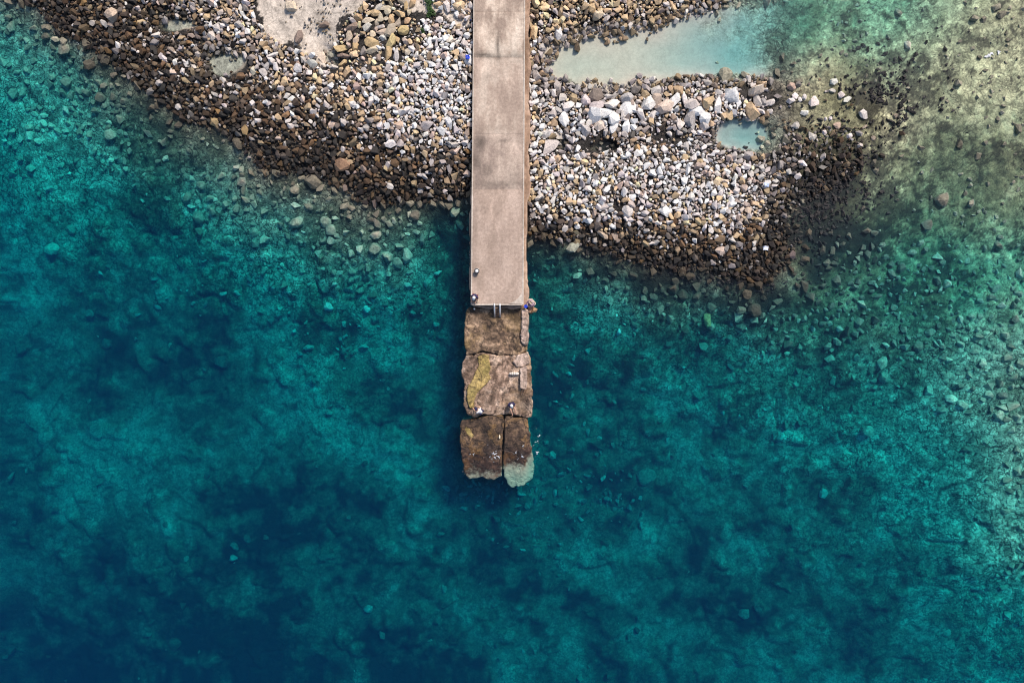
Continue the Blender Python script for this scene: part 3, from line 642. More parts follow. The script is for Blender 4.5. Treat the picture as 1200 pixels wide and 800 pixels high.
# hand-placed tan boulders beside the sand patch: x, y, length, width, turn (degrees, counter-clockwise), tint
TB = [(341, 8, 13, 11, 0, 1), (380, 30, 13, 11, 30, 3), (445, 9, 13, 6, 35, 2), (453, 10, 14, 5, 10, 1), (440, 16, 13, 9, 0, 0), (447, 21, 15, 6, 75, 1), (455, 15, 9, 7, 60, 1), (469, 17, 12, 10, -20, 0), (432, 25, 14, 7, 5, 1), (420, 21, 9, 9, 0, 0), (412, 33, 15, 8, 25, 3), (431, 33, 10, 10, 0, 2), (442, 27, 8, 4, 80, 1), (459, 24, 12, 6, 85, 0), (453, 23, 7, 6, 0, 1), (468, 28, 12, 6, 40, 1), (478, 25, 9, 7, 30, 0), (448, 38, 14, 6, 15, 1), (458, 37, 16, 9, 55, 1), (473, 36, 12, 10, 10, 0), (437, 41, 7, 7, 0, 1), (410, 44, 14, 9, 80, 1), (418, 47, 12, 7, 60, 1), (449, 45, 8, 7, 0, 2), (436, 51, 17, 10, -10, 0), (436, 59, 17, 8, 20, 1), (417, 55, 10, 6, 80, 0), (459, 50, 18, 10, 68, 0), (455, 64, 17, 7, 82, 0), (400, 58, 17, 9, -5, 0), (404, 66, 17, 6, -8, 3), (378, 69, 14, 8, 80, 1), (366, 75, 12, 7, -15, 2), (402, 75, 11, 8, 40, 0), (391, 79, 11, 6, -10, 2), (393, 68, 9, 4, -30, 2), (470, 1, 12, 6, -30, 1), (484, 3, 14, 7, 70, 0), (476, 8, 10, 4, 85, 0), (480, 16, 7, 6, 0, 1), (350, 44, 14, 8, 65, 3), (466, 47, 9, 5, -70, 0), (478, 62, 8, 7, 0, 1), (465, 66, 16, 7, 78, 4), (446, 32, 11, 4, 15, 2)]
TINT = [(.50, .36, .20), (.52, .44, .33), (.46, .44, .40), (.26, .19, .15), (.62, .59, .58)]
def me_cache(tmpl, prefix):
    out = []
    for k, (V, F) in enumerate(tmpl):
        me = mesh_np('%s_shape' % prefix, V, F, False); out.append(me)
    return out
SH_BIG = stone_templates(20, 22, .05, .6, 5)
B_ME = me_cache(SH_BIG, 'boulder'); D_ME = me_cache(stone_templates(12, 34, .45, .55, 6), 'drowned_boulder')
for m in B_ME: m.materials.append(M['boulder'])
for m in D_ME: m.materials.append(M['drowned_boulder'])

def boulder(name, px, py, a, b, rz, c, label, group=None, z=None, hgt=None, meshes=B_ME, tilt=.15, cat='rock'):
    gz = float(height(np.array([px]), np.array([py]))[0]) if z is None else z
    o = bpy.data.objects.new(name, random.choice(meshes)); col.objects.link(o)
    sx, sy = a / PXM, b / PXM; sz = hgt if hgt else .75 * min(sx, sy)
    o.scale = (sx, sy * 1.2, sz / .6)
    o.rotation_euler = (random.gauss(0, tilt), random.gauss(0, tilt), rz)
    X, Y, _ = P(px, py, gz); o.location = (X, Y, gz + .42 * sz)
    o.color = (*[min(.85, max(.008, v)) for v in c], 1)
    return tag(o, label, cat, group)

def jit(c, s=.12):
    k = math.exp(random.gauss(0, s)); return tuple(v * k * (1 + random.gauss(0, .03)) for v in c)

for (x, y, l, w, a, tt) in TB[2:]:
    pk.put(x, y, (l + w) * .33)
    boulder('boulder', x, y, l * .56, w * .56, R(a), jit(TINT[tt]), '%s %s boulder %s' % ('long' if l > 1.7 * w else ('blocky' if l < 1.25 * w else 'oblong'), ('tan', 'cream', 'grey', 'dark brown', 'white')[tt], 'bordering the bare sand' if x < 428 and y < 70 else ('at the foot of the jumble' if y > 54 else ('beside the shrubs' if x > 464 and y < 30 else ('in the heart of the jumble' if y > 30 else 'at the back of the jumble')))), 'boulders at the edge of the sand patch')
boulder('boulder', 341, 8, 7, 6, .2, (.62, .52, .40), 'smooth cream boulder lying alone on the bare sand', cat='rock')
boulder('boulder', 380, 30, 6.5, 5.5, .6, (.20, .15, .12), 'dark brown hollowed boulder lying alone on the bare sand', cat='rock')
SP = [(644, 172, 13, 8, 30, (.62, .55, .51), 'large pale pink wedge-shaped slab on the shingle beside the pier wall', .35),
      (655, 160, 7, 5, -30, (.50, .45, .40), 'rounded grey rock touching the large wedge-shaped slab', None),
      (884, 108, 10, 6, 25, (.62, .52, .43), 'big cream rock with an orange end at the tip of the white spit', .6),
      (902, 121, 6, 4.5, 25, (.64, .58, .54), 'pale oval rock lying just off the tip of the white spit', None),
      (810, 124, 10, 7, 0, (.56, .50, .47), 'broad flat grey-pink rock on the crest of the white spit', .5),
      (778, 128, 10, 7, 20, (.62, .50, .42), 'broad white rock with an orange stain on the spit crest', .5),
      (717, 124, 10, 7, 20, (.66, .61, .57), 'bright white jagged rock at the pool side of the spit', .5),
      (734, 117, 8, 7, -20, (.45, .43, .43), 'grey fractured rock at the south rim of the tide pool', .5),
      (702, 148, 7, 6, 10, (.60, .51, .44), 'cream rounded rock in the middle of the spit heap', None),
      (735, 248, 7, 6, 30, (.62, .57, .54), 'pale square block above the dark hole in the spit', .4),
      (731, 226, 4, 6.5, 0, (.64, .62, .62), 'white upright block beside the dark hole in the spit', .4),
      (843, 294, 7, 5.5, 15, (.50, .40, .34), 'smooth pinkish rock just above the waterline of the spit', None),
      (632, 231, 6, 5, 40, (.60, .55, .50), 'pale pointed slab beside the pier footing above the spit waterline', None),
      (706, 275, 8, 5, -30, (.44, .35, .27), 'tan leaning slab on the sea side of the spit', None),
      (692, 10, 6, 6, 0, (.52, .38, .22), 'tan block in the heap north of the tide pool', None),
      (700, 22, 7, 5, -15, (.56, .46, .33), 'large cream rock overhanging the tide pool', .5),
      (729, 34, 3, 3, 0, (.66, .64, .62), 'single white stone standing in the milky tide pool', .3),
      (320, 65, 8, 4, 20, (.66, .63, .60), 'bright white oblong rock on the brown shingle near the puddle', None),
      (297, 84, 5, 5, 10, (.46, .44, .36), 'grey-green rock standing in the puddle on the shingle', None),
      (248, 42, 5, 7, 10, (.58, .52, .47), 'pale upright rock at the rim of the puddle', None),
      (254, 33, 5, 5, 0, (.62, .57, .53), 'white angular rock behind the pale upright one by the puddle', None),
      (390, 146, 6, 3.5, 45, (.60, .46, .38), 'pinkish pointed rock in the dark shingle', None),
      (467, 147, 6, 5, 10, (.64, .47, .36), 'white and orange rock in the middle of the dark shingle', None),
      (500, 148, 9, 6, 20, (.40, .36, .36), 'broad flat grey rock in the shingle near the pier', None),
      (413, 122, 5, 4, -10, (.72, .69, .66), 'bright white rock in the blue-grey shingle', None),
      (402, 194, 11, 6, 15, (.30, .18, .11), 'large rust-brown rock at the waterline', .45),
      (134, 20, 8, 7, 70, (.46, .36, .28), 'big pale brown rock in the weed-brown bank', .5),
      (184, 42, 6, 5, 20, (.60, .55, .50), 'pale rock above the narrow weed-brown bank', None),
      (252, 143, 6, 5, -30, (.34, .25, .13), 'ochre rounded rock at the foot of the brown bank in the water', None),
      (288, 154, 5, 6, 10, (.28, .19, .09), 'ochre pear-shaped rock at the water edge of the brown bank', None)]
for (x, y, a, b, rz, c, lab, hg) in SP:
    pk.put(x, y, (a + b) * .42); boulder('boulder', x, y, a, b, R(rz), c, lab, None, None, hg)
# rocks on the reef flat beyond the spit tip
def reef_say(x, y, a, b):
    c = jit((.62, .57, .54) if random.random() < .75 else (.34, .26, .2), .15); r = (a + b) / 2
    place = min(((934, 118, 'in the cluster just past the spit tip'), (983, 106, 'in the far cluster on the reef flat'), (972, 143, 'between the two clusters and the weed belt'), (945, 170, 'on the weedy end of the spit'), (1020, 150, 'alone out among the weed crumbs'), (905, 150, 'beside the small clear pool')), key=lambda m: math.hypot(m[0] - x, m[1] - y))[2]
    size = 'small' if r < 3.2 else ('middling' if r < 4.8 else 'large')
    return c, '%s %s reef rock %s' % (size, 'white' if sum(c) > 1.75 else ('pale grey' if sum(c) > 1.2 else 'brown'), place), 'reef rocks ' + place
for (x, y, a, b) in ((927, 102, 5.5, 5), (953, 120, 7, 5.5), (942, 133, 5, 4), (926, 119, 3.5, 5), (931, 113, 4, 3), (942, 114, 3, 4), (937, 117, 3, 3), (976, 97, 4.5, 4), (975, 107, 3, 4), (985, 112, 4, 5), (992, 117, 6, 3), (932, 148, 4.5, 4), (980, 148, 4.5, 4), (967, 140, 2.5, 2), (973, 139, 2.5, 2), (950, 160, 6, 5), (940, 192, 6, 4), (965, 155, 4, 2.6), (1011, 135, 7, 4), (1013, 149, 4, 2), (1023, 162, 3, 2.4), (1007, 171, 3.5, 3), (1049, 136, 3, 3), (898, 216, 4.5, 4.5), (919, 168, 3, 4), (935, 170, 4, 3), (995, 160, 4, 3), (902, 131, 4, 3)):
    pk.put(x, y, (a + b) * .42)
    boulder('boulder', x, y, a, b, random.random() * 6, *reef_say(x, y, a, b), None)

# ---- pack the loose stones
def pack(n, r0, r1, kd, region, k, seed):
    r_ = np.random.RandomState(seed); X = r_.uniform(-70, 1060, n); Y = r_.uniform(-70, 345, n)
    h = height(X, Y, False)
    ok = region(X, Y, h, r_); X, Y, h = X[ok], Y[ok], h[ok]
    rr = r0 + (r1 - r0) * r_.rand(len(X)) ** kd
    o = np.argsort(-rr); out = []
    for x, y, r in zip(X[o], Y[o], rr[o]):
        if pk.free(x, y, r, k): pk.put(x, y, r); out.append((x, y, r))
    return np.array(out)
def nosand(X, Y): return ~inpoly(X, Y, SANDPOLY) & ~inpoly(X, Y, SAND2) & ~inpoly(X, Y, PIERPOLY)
JUMBLE = [(392, 30), (430, 0), (490, -5), (492, 30), (484, 50), (470, 74), (400, 84), (360, 82), (372, 64)]
def nopool(X, Y, r_):
    X0 = inpoly(X, Y, JUMBLE)
    pit = (inpoly(X, Y, POOL) & (height(X, Y, False) < -.03 + .06 * fbm(X / 16, Y / 16, .8, 4, 84, .7))) | (np.hypot((X - 866) / 31, (Y - 157) / 18) < 1) | (np.hypot((X - 268) / 26, (Y - 76) / 13) < 1) | (np.hypot((X - 205) / 22, (Y - 30) / 9) < 1)
    flat = np.maximum(sstep(912, 935, X), sstep(890, 905, X) * sstep(150, 140, Y))
    return (r_.rand(len(X)) < np.where(pit, .05, np.where(X0, .35, 1))) & (r_.rand(len(X)) < 1 - flat * np.where((X < 1010) & (Y > 150) & (Y < 250), .7, .985))
def gaps(X, Y): return (np.hypot((X - 700) / 26, (Y - 170) / 10) < 1) | (np.hypot((X - 785) / 22, (Y - 160) / 10) < 1) | (np.hypot((X - 726) / 8, (Y - 240) / 8) < 1) | (np.hypot((X - 655) / 10, (Y - 168) / 9) < 1)
BIGR = [(632, 96), (668, 92), (700, 112), (740, 112), (800, 95), (885, 92), (905, 118), (880, 140), (830, 150), (760, 155), (690, 158), (650, 150)]
big1 = pack(2600, 4.6, 8.5, 1.6, lambda X, Y, h, r_: (h > .05) & inpoly(X, Y, BIGR) & ~gaps(X, Y), .66, 21)
big2 = pack(1900, 3.4, 6.2, 2.6, lambda X, Y, h, r_: (h > .02) & nosand(X, Y) & nopool(X, Y, r_) & ~gaps(X, Y) & (r_.rand(len(X)) < np.where(X > 620, .35, .28)), .8, 22)
north = pack(500, 4.0, 7.5, 1.5, lambda X, Y, h, r_: (h > .12) & (X > 622) & (Y < 48) & (Y > -40), .68, 23)
mid = pack(90000, 1.45, 4.2, 4.4, lambda X, Y, h, r_: (h > -.06) & nosand(X, Y) & nopool(X, Y, r_) & (r_.rand(len(X)) < np.where(gaps(X, Y), .08, 1)), .74, 24)
fine = pack(60000, .9, 1.5, 1.2, lambda X, Y, h, r_: (h > -.04) & nosand(X, Y) & nopool(X, Y, r_) & (r_.rand(len(X)) < np.where(gaps(X, Y), .12, 1)), .70, 25)
crumbs = pack(26000, .6, 1.7, 2.4, lambda X, Y, h, r_: (inpoly(X, Y, SANDPOLY) | inpoly(X, Y, SAND2)) & (fbm(X / 16, Y / 16, .7, 4, 5) > .06), .95, 26)
print('stones', len(big1), len(big2), len(north), len(mid), len(fine), len(crumbs))

def lay(arr, temps, seed, sink=.25, smooth=False, mat='stone', name='shingle', label='', lift=0, tone=1.0):
    r_ = np.random.RandomState(seed); x, y, r = arr[:, 0], arr[:, 1], arr[:, 2]
    gz = height(x, y, True); rad = r / PXM
    pos = np.stack([(x - 600) / PXM, (400 - y) / PXM, gz + rad * sink + lift * r_.rand(len(x))], -1)
    s = (CAM_H - pos[:, 2]) / CAM_H; pos[:, 0] *= s; pos[:, 1] *= s
    o = merge_stones(name, pos, rad * 1.08, stone_color(x, y, r_) * tone, temps, M[mat], .4, smooth, seed)
    return tag(o, label, kind='stuff')
lay(mid, T_MID, 31, label='loose fist-to-head-sized stones heaped over the whole shore bank', lift=.14)
lay(fine, T_SMALL, 32, label='fine shingle filling the gaps between the shore stones', name='fine_shingle', lift=.02, tone=.62)
lay(crumbs, T_SMALL, 33, label='dark crumbs of stone strewn over the bare sand', name='sand_crumbs', tone=.28)

BIG = np.concatenate([big1, big2, north])
visible = BIG[(BIG[:, 0] > -4) & (BIG[:, 0] < 1204) & (BIG[:, 1] > -4)]
order = np.argsort(-visible[:, 2]); NIND = 250
ind = visible[order[:NIND]]; rest = np.concatenate([visible[order[NIND:]], BIG[~((BIG[:, 0] > -4) & (BIG[:, 0] < 1204) & (BIG[:, 1] > -4))]])
if len(rest): lay(rest, T_MID, 34, label='middling stones lying among the bigger rocks of the bank', name='middling_stones', lift=.12)
cc = stone_color(ind[:, 0], ind[:, 1], np.random.RandomState(55))
def colour_word(c):
    v = sum(c) / 3; warm = c[0] / max(c[2], .01)
    return 'near-black' if v < .05 else ('dark brown' if v < .12 else ('rusty brown' if warm > 1.7 and v < .28 else ('tan' if warm > 1.45 else ('grey' if v < .36 else ('pale grey' if v < .55 else 'white')))))
def say(px, py, r, c, marks, noun, cuts):
    place = min(marks, key=lambda m: math.hypot(m[0] - px, m[1] - py))[2]
    size = 'small' if r < cuts[0] else ('middling' if r < cuts[1] else 'large')
    return '%s %s %s %s' % (size, colour_word(c), noun, place), '%ss %s' % (noun, place)
LAND_MARKS = [(545, 40, 'against the pier wall level with the sand'), (540, 110, 'against the pier wall in the pale shingle'), (540, 190, 'against the pier wall near the waterline'), (505, 30, 'round the green shrubs'), (440, 75, 'below the jumble of tan boulders'), (350, 75, 'at the foot of the bare sand'), (265, 76, 'round the larger shingle puddle'), (205, 32, 'round the smaller shingle puddle'), (290, 20, 'on the far side of the bare sand'), (120, 30, 'in the narrow weed-brown bank'), (190, 95, 'on the weed-brown bank below the puddles'), (270, 130, 'at the bend of the brown bank'), (340, 160, 'on the brown waterline past the bend'), (402, 194, 'by the large rust-brown waterline rock'), (470, 215, 'on the waterline nearing the pier'), (467, 147, 'by the white and orange rock in the dark shingle'), (413, 122, 'by the bright white rock in blue-grey shingle'), (500, 148, 'by the broad flat grey rock'),
 (632, 20, 'in the heap beside the pier footing'), (690, 12, 'in the heap overhanging the tide pool'), (770, 5, 'at the end of the heap past the pool'), (640, 110, 'between the pier footing and the tide pool'), (690, 122, 'on the ridge at the pool corner'), (734, 120, 'by the grey fractured rock on the ridge'), (778, 128, 'by the orange-stained white rock'), (820, 124, 'by the broad grey-pink rock on the crest'), (880, 110, 'by the cream rock at the spit tip'), (644, 172, 'round the large wedge-shaped slab'), (710, 165, 'at the dark wet gap in the spit'), (785, 162, 'along the second dark gap in the spit'), (862, 165, 'round the small clear pool'), (636, 235, 'by the pale pointed slab at the footing'), (728, 240, 'round the dark hole in the spit'), (690, 205, 'in the white shingle between slab and hole'), (790, 215, 'in the white shingle mid spit'), (860, 230, 'in the white shingle near the spit end'), (700, 278, 'by the tan leaning slab'), (780, 285, 'on the seaward waterline of the spit'), (843, 290, 'by the smooth pinkish waterline rock'), (895, 290, 'at the dark seaward end of the spit'), (940, 180, 'on the weedy flat past the spit end')]
SEA_MARKS = [(60, 60, 'under water off the narrow brown bank'), (160, 160, 'in the shallows below the puddles'), (60, 292, 'near the broad pale flat seabed rock'), (270, 215, 'on the pale sandy shallows at the bend'), (386, 350, 'by the paired pale rocks under water'), (430, 270, 'in the cobble shallows off the bank'), (520, 275, 'under water at the pier wall'), (500, 430, 'under water beside the first broken blocks'), (300, 420, 'on the seabed at the edge of the blue'), (432, 690, 'on the deep seabed by the lone square rock'), (275, 640, 'in the darkest seabed hollow'), (560, 610, 'on the seabed off the outermost blocks'), (672, 310, 'by the pale green slab off the spit'), (650, 420, 'in the dark water beside the pier head'), (760, 340, 'under water off the seaward edge of the spit'), (828, 400, 'near the yellow-brown oval stone'), (757, 545, 'by the large round seabed rock'), (920, 370, 'under water off the spit end'), (960, 470, 'on the greenish slope beyond the spit'), (1000, 620, 'on the teal slope further out'), (1070, 300, 'on the grey-green reef edge'), (1120, 420, 'on the pale reef slope'), (1160, 560, 'in the pale shallows at the reef margin'), (1060, 90, 'among the dark weed crumbs of the flat'), (1160, 90, 'round the breaking wavelet'), (960, 50, 'in the green channel beyond the tide pool'), (870, 30, 'on the floor of the tide pool')]
for (x, y, r), c in zip(ind, cc):
    lab, g = say(x, y, r, c, LAND_MARKS, 'stone', (4.6, 5.8))
    asp = random.uniform(1, 1.35)
    boulder('boulder', x, y, r * 1.08 * asp, r * 1.0 / asp ** .5, random.random() * 6.28, c, lab, g, None, None, B_ME, .3)

# ---- drowned stones
pkd = Packer(14)
def packd(n, r0, r1, kd, dens, k, seed, box=(-40, 1240, -40, 840)):
    r_ = np.random.RandomState(seed); X = r_.uniform(box[0], box[1], n); Y = r_.uniform(box[2], box[3], n)
    h = height(X, Y, False); pool = inpoly(X, Y, POOL)
    ok = (h < -.03) & ~inpoly(X, Y, PIERPOLY) & (r_.rand(n) < dens(X, Y, h) * np.where(pool, .06, 1) * (1 - .93 * pool_mask(X, Y))) & ~inpoly(X, Y, [(536, 358), (628, 358), (628, 578), (536, 578)])
    X, Y = X[ok], Y[ok]; rr = r0 + (r1 - r0) * r_.rand(len(X)) ** kd; out = []
    o = np.argsort(-rr)
    for x, y, r in zip(X[o], Y[o], rr[o]):
        if pkd.free(x, y, r, k): pkd.put(x, y, r); out.append((x, y, r))
    return np.array(out)
clump = lambda X, Y, s: sstep(-.1, .45, fbm(X / 16, Y / 16, .22, 3, s))
shore = lambda h: sstep(-2.6, -.3, h)
reef = lambda X, Y: sstep(900, 960, X) * sstep(330, 250, Y)
dbig = packd(2600, 5, 9, 2.2, lambda X, Y, h: (.05 + .5 * shore(h)) * clump(X, Y, 401) * (1 - .9 * reef(X, Y)), .95, 41)
dmid = packd(16000, 2.6, 5, 1.6, lambda X, Y, h: (.04 + .9 * shore(h)) * (.12 + clump(X, Y, 403)) * (1 - .85 * reef(X, Y)) * (1 - .5 * sstep(950, 1080, X)), .8, 42)
dfin = packd(16000, 1.4, 2.6, 1.3, lambda X, Y, h: (.02 + .9 * shore(h)) * (.2 + clump(X, Y, 405)) * (1 - .6 * reef(X, Y)), .8, 43)
# belt of close-packed cobbles right below both banks
dbelt = packd(14000, 2.2, 6.0, 1.8, lambda X, Y, h: sstep(-1.7, -.3, h) * (1 - reef(X, Y)) * .9 * (.35 + .65 * sstep(330, 420, X)), .82, 44)
print('drowned', len(dbig), len(dmid), len(dfin), len(dbelt))
def dcol(x, y, r_):
    n = len(x); s = np.clip(SAND(x, y) + .2 * r_.normal(size=n), 0, 1)[:, None]
    near = sstep(-.45, -.02, height(x, y, False))[:, None]
    c = np.array([.13, .125, .10]) * (1 - s) + np.array([.36, .35, .27]) * s
    c = np.where((r_.rand(n) < .03)[:, None], np.array([.34, .34, .28]), c)
    belt = (sstep(-1.1, -.4, height(x, y, False)) * sstep(610, 630, x) * sstep(250, 270, y) * (1 - sstep(940, 1040, x)))[:, None]
    c = c * (1 - .72 * belt) * (1 - .35 * sstep(380, 300, x) * sstep(-1.4, -.6, height(x, y, False)))[:, None]
    c = c * (1 - .4 * near) + near * .25 * np.array([.11, .07, .04])
    return np.clip(c * np.exp(.3 * r_.normal(size=n))[:, None], .008, .7)
def layd(arr, temps, seed, name, label, sink=.2):
    r_ = np.random.RandomState(seed); x, y, r = arr[:, 0], arr[:, 1], arr[:, 2]
    pos = np.stack([(x - 600) / PXM, (400 - y) / PXM, height(x, y) + r / PXM * sink], -1)
    s = (CAM_H - pos[:, 2]) / CAM_H; pos[:, 0] *= s; pos[:, 1] *= s
    tag(merge_stones(name, pos, r / PXM * 1.1, dcol(x, y, r_), temps, M['drowned'], .3, False, seed), label, kind='stuff')
layd(np.concatenate([dmid, dbelt]), T_MID, 51, 'seabed_cobbles', 'cobbles lying under clear water off the banks')
layd(dfin, T_SMALL, 52, 'seabed_pebbles', 'small stones scattered over the seabed')
r_ = np.random.RandomState(91); rub = []
for cx, cy_, sx, sy, n in ((552, 588, 22, 10, 55), (600, 592, 22, 9, 45), (722, 605, 26, 18, 45), (690, 575, 20, 14, 18), (640, 640, 40, 25, 22), (430, 400, 45, 35, 50), (360, 420, 35, 30, 25), (480, 360, 30, 25, 40), (300, 330, 60, 35, 30), (150, 330, 70, 50, 30), (900, 470, 60, 40, 35), (680, 470, 30, 40, 25)):
    for k in range(n): rub.append((r_.normal(cx, sx), r_.normal(cy_, sy), 1.2 + 3.4 * r_.rand() ** 2.2))
rub = np.array(rub); rub = rub[~inpoly(rub[:, 0], rub[:, 1], [(536, 358), (628, 358), (628, 578), (536, 578)])]
pz = height(rub[:, 0], rub[:, 1]) + rub[:, 2] / PXM * .25
tag(merge_stones('seabed_rubble', np.stack([(rub[:, 0] - 600) / PXM, (400 - rub[:, 1]) / PXM, pz], -1), rub[:, 2] / PXM, (.16 + .34 * r_.rand(len(rub)) ** 1.6)[:, None] * np.array([[1, 1, .84]]), T_MID, M['drowned'], .35, False, 92, (1., 1.6)), 'pale broken fragments strewn on the seabed round the outer blocks', kind='stuff')
DS = [(828, 375, 4.5, 9, 10, (.36, .31, .14), 'yellow-brown oval stone lying under water off the spit', 'rock'), (62, 292, 11, 7, 0, (.50, .50, .38), 'broad pale flat rock on the dark seabed below the brown bank', 'rock'), (432, 712, 6, 6, 0, (.50, .50, .42), 'lone pale square rock on the deep seabed', 'rock'), (386, 360, 6, 5, -20, (.55, .55, .48), 'pale rock under water, flanked by cobbles off the bank', 'rock'), (430, 362, 5, 5, 40, (.60, .60, .52), 'brightest pale rock under water off the pier side', 'rock'),
      (647, 533, 5, 5, 40, (.38, .38, .32), 'pale hexagonal rock under water beside the outermost blocks', 'rock'), (757, 558, 13, 11, 0, (.22, .22, .17), 'large round pale patch rock on the seabed', 'rock'), (725, 389, 2.5, 4, -15, (.75, .75, .7), 'small bright white stone on the seabed off the spit', 'rock'), (362, 407, 7, 4, 10, (.38, .38, .31), 'pale flat rock at the edge of the deep blue', 'rock'), (427, 406, 6, 3.5, 0, (.42, .42, .35), 'oblong pale rock under water level with the first broken block', 'rock'), (275, 653, 5, 4, 0, (.42, .42, .36), 'lone pale rock in the darkest seabed hollow', 'rock'), (672, 290, 9, 6, 30, (.33, .34, .27), 'pale green slab under water at the foot of the spit', 'rock'), (478, 300, 6, 9, 0, (.34, .34, .27), 'long greenish slab under water near the bank', 'rock')]
for (x, y, a, b, rz, c, lab, ct) in DS: boulder('sunken_rock', x, y, a, b, R(rz), c, lab, None, None, .35, D_ME, .1, ct)
vis = dbig[(dbig[:, 0] > 3) & (dbig[:, 0] < 1197) & (dbig[:, 1] > 3) & (dbig[:, 1] < 797)]
vis = vis[np.argsort(-vis[:, 2])]; nd = 230
layd(np.concatenate([vis[nd:], dbig[~((dbig[:, 0] > 3) & (dbig[:, 0] < 1197) & (dbig[:, 1] > 3) & (dbig[:, 1] < 797))]]), T_ROUND, 53, 'seabed_boulders', 'further rounded stones on the seabed')
dc = dcol(vis[:nd, 0], vis[:nd, 1], np.random.RandomState(59))
for (x, y, r), c in zip(vis[:nd], dc):
    lab, g = say(x, y, r, c, SEA_MARKS, 'rock', (5.8, 7.2))
    boulder('sunken_rock', x, y, r * 1.15, r, random.random() * 6.28, c, lab, g, None, r / PXM * .7, D_ME, .2)

# ---- dark weed clumps on the reef flat and along the drowned edge
r_ = np.random.RandomState(77)
wx = np.concatenate([r_.normal(1050, 34, 330), r_.normal(965, 34, 900), r_.normal(935, 38, 500), r_.uniform(620, 930, 420), r_.normal(1040, 26, 260)])
wy = np.concatenate([r_.normal(110, 32, 330), r_.normal(205, 34, 900), r_.normal(265, 40, 500), np.zeros(420), r_.normal(128, 18, 260)])
e = slice(1730, 2150); wy[e] = np.interp(wx[e], [p[0] for p in shore_r[:8]], [p[1] for p in shore_r[:8]]) + r_.normal(10, 9, 420)
hh = height(wx, wy, False); ok = (hh < .12) & (hh > -.9) & (fbm(wx / 16, wy / 16, .45, 3, 7) > -.12)
wx, wy = wx[ok], wy[ok]; wr = (.8 + 2.2 * r_.rand(len(wx)) ** 2.0) / PXM
wz = height(wx, wy) + wr * .35
wc = np.array([.018, .016, .017]) * np.exp(.35 * r_.normal(size=(len(wx), 1)))
tag(merge_stones('weed_clumps', np.stack([(wx - 600) / PXM, (400 - wy) / PXM, wz], -1), wr, wc, T_SMALL, M['weed'], .5, False, 78, (1., 1.9)), 'dark seaweed clumps covering the reef flat and the drowned rim of the spit', kind='stuff')

# ------------------------------------------------------------------ low green shrubs at the sand
def shrub(px, py, rad, label):
    r = tag(empty('low_shrub', P(px, py, .95)), label, 'shrub'); z0 = float(height(np.array([px]), np.array([py]))[0])
    X, Y, _ = P(px, py, z0); V, F = [], []
    for k in range(420):
        a = random.random() * 6.28; q = rad * math.sqrt(random.random()) * (.8 + .35 * math.sin(3 * a + px)); zz = z0 + .04 + .22 * random.random() * (1 - .5 * q / rad)
        c = Vector((X + q * math.cos(a) * .8, Y + q * math.sin(a) * 1.15, zz)); m = Euler((random.gauss(0, .6), random.gauss(0, .6), random.random() * 6.28)).to_matrix()
        i = len(V); s = random.uniform(.04, .075)
        for u, v in ((-1, 0), (0, -.45), (1, 0), (0, .45)): V.append(c + m @ Vector((u * s, v * s, .02 * (u == 0))))
        F.append((i, i + 1, i + 2, i + 3))
    link('foliage', mesh_np('foliage', V, F), M['leaf'], r)
    for k in range(4):
        a = k * 1.6 + px; tube('stem', [(X, Y, z0 - .03), (X + rad * .35 * math.cos(a), Y + rad * .4 * math.sin(a), z0 + .1), (X + rad * .7 * math.cos(a), Y + rad * .8 * math.sin(a), z0 + .14)], .012, M['twig'], r, 5)
M['leaf'] = plain('shrub_leaf', (.06, .13, .035), .6, 0, .45, 7); M['twig'] = plain('twig', (.12, .08, .05), .8)
shrub(503, 3, .5, 'low green shrub at the back of the sand, the broader of two')
shrub(505, 15, .4, 'narrow green shrub creeping towards the white shingle')
shrub(496, 37, .2, 'small dark green shrub squeezed between the tan boulders and shingle')

# ------------------------------------------------------------------ small things
def lathe(name, prof, mat, parent, loc, seg=20):
    bm = bmesh.new(); rings = [[bm.verts.new((loc[0] + r * math.cos(2 * math.pi * k / seg), loc[1] + r * math.sin(2 * math.pi * k / seg), loc[2] + z)) for k in range(seg)] for r, z in prof]
    for a, b in zip(rings, rings[1:]):
        for k in range(seg): bm.faces.new((a[k], a[(k + 1) % seg], b[(k + 1) % seg], b[k]))
    bm.faces.new(rings[0][::-1]); bm.faces.new(rings[-1])
    me = bpy.data.meshes.new(name); bm.to_mesh(me); bm.free()
    return link(name, me, mat, parent, True)
M['black'] = plain('black_plastic', (.012, .012, .014), .45); M['white'] = plain('white_plastic', (.78, .78, .80), .4, 0, .06); M['blue'] = plain('blue_plastic', (.01, .05, .55), .35, 0, .1)
M['mauve'] = plain('mauve_net', (.22, .14, .22), .8, 0, .5, 30); M['sandy'] = plain('pale_canvas', (.55, .46, .36), .8); M['float'] = plain('weathered_foam', (.68, .62, .56), .7, 0, .12)
b1 = P(559, 318, DZ + .02); r = tag(empty('bucket', b1), 'round black-rimmed bucket with a white lid on the pier deck', 'bucket')
lathe('body', [(.13, 0), (.17, .26), (.185, .26), (.185, .29), (.125, .29), (.12, .24)], M['black'], r, b1); lathe('lid', [(.118, .25), (.118, .285), (.06, .30), (.01, .302)], M['white'], r, b1)
tube('handle', [Vector(b1) + Vector((.175 * math.cos(a), .175 * math.sin(a) * .3 + .12, .28 + .02 * math.sin(a))) for a in np.linspace(0, math.pi, 9)], .008, M['steel'], r, 5)
b2 = P(616.2, 359, .93); r = tag(empty('bucket', b2), 'small bright blue bucket at the outer corner of the pier head', 'bucket')
lathe('body', [(.09, 0), (.12, .2), (.132, .2), (.132, .22), (.108, .22), (.10, .17)], M['blue'], r, b2); lathe('contents', [(.10, .165), (.05, .175), (.005, .176)], M['blue'], r, b2)
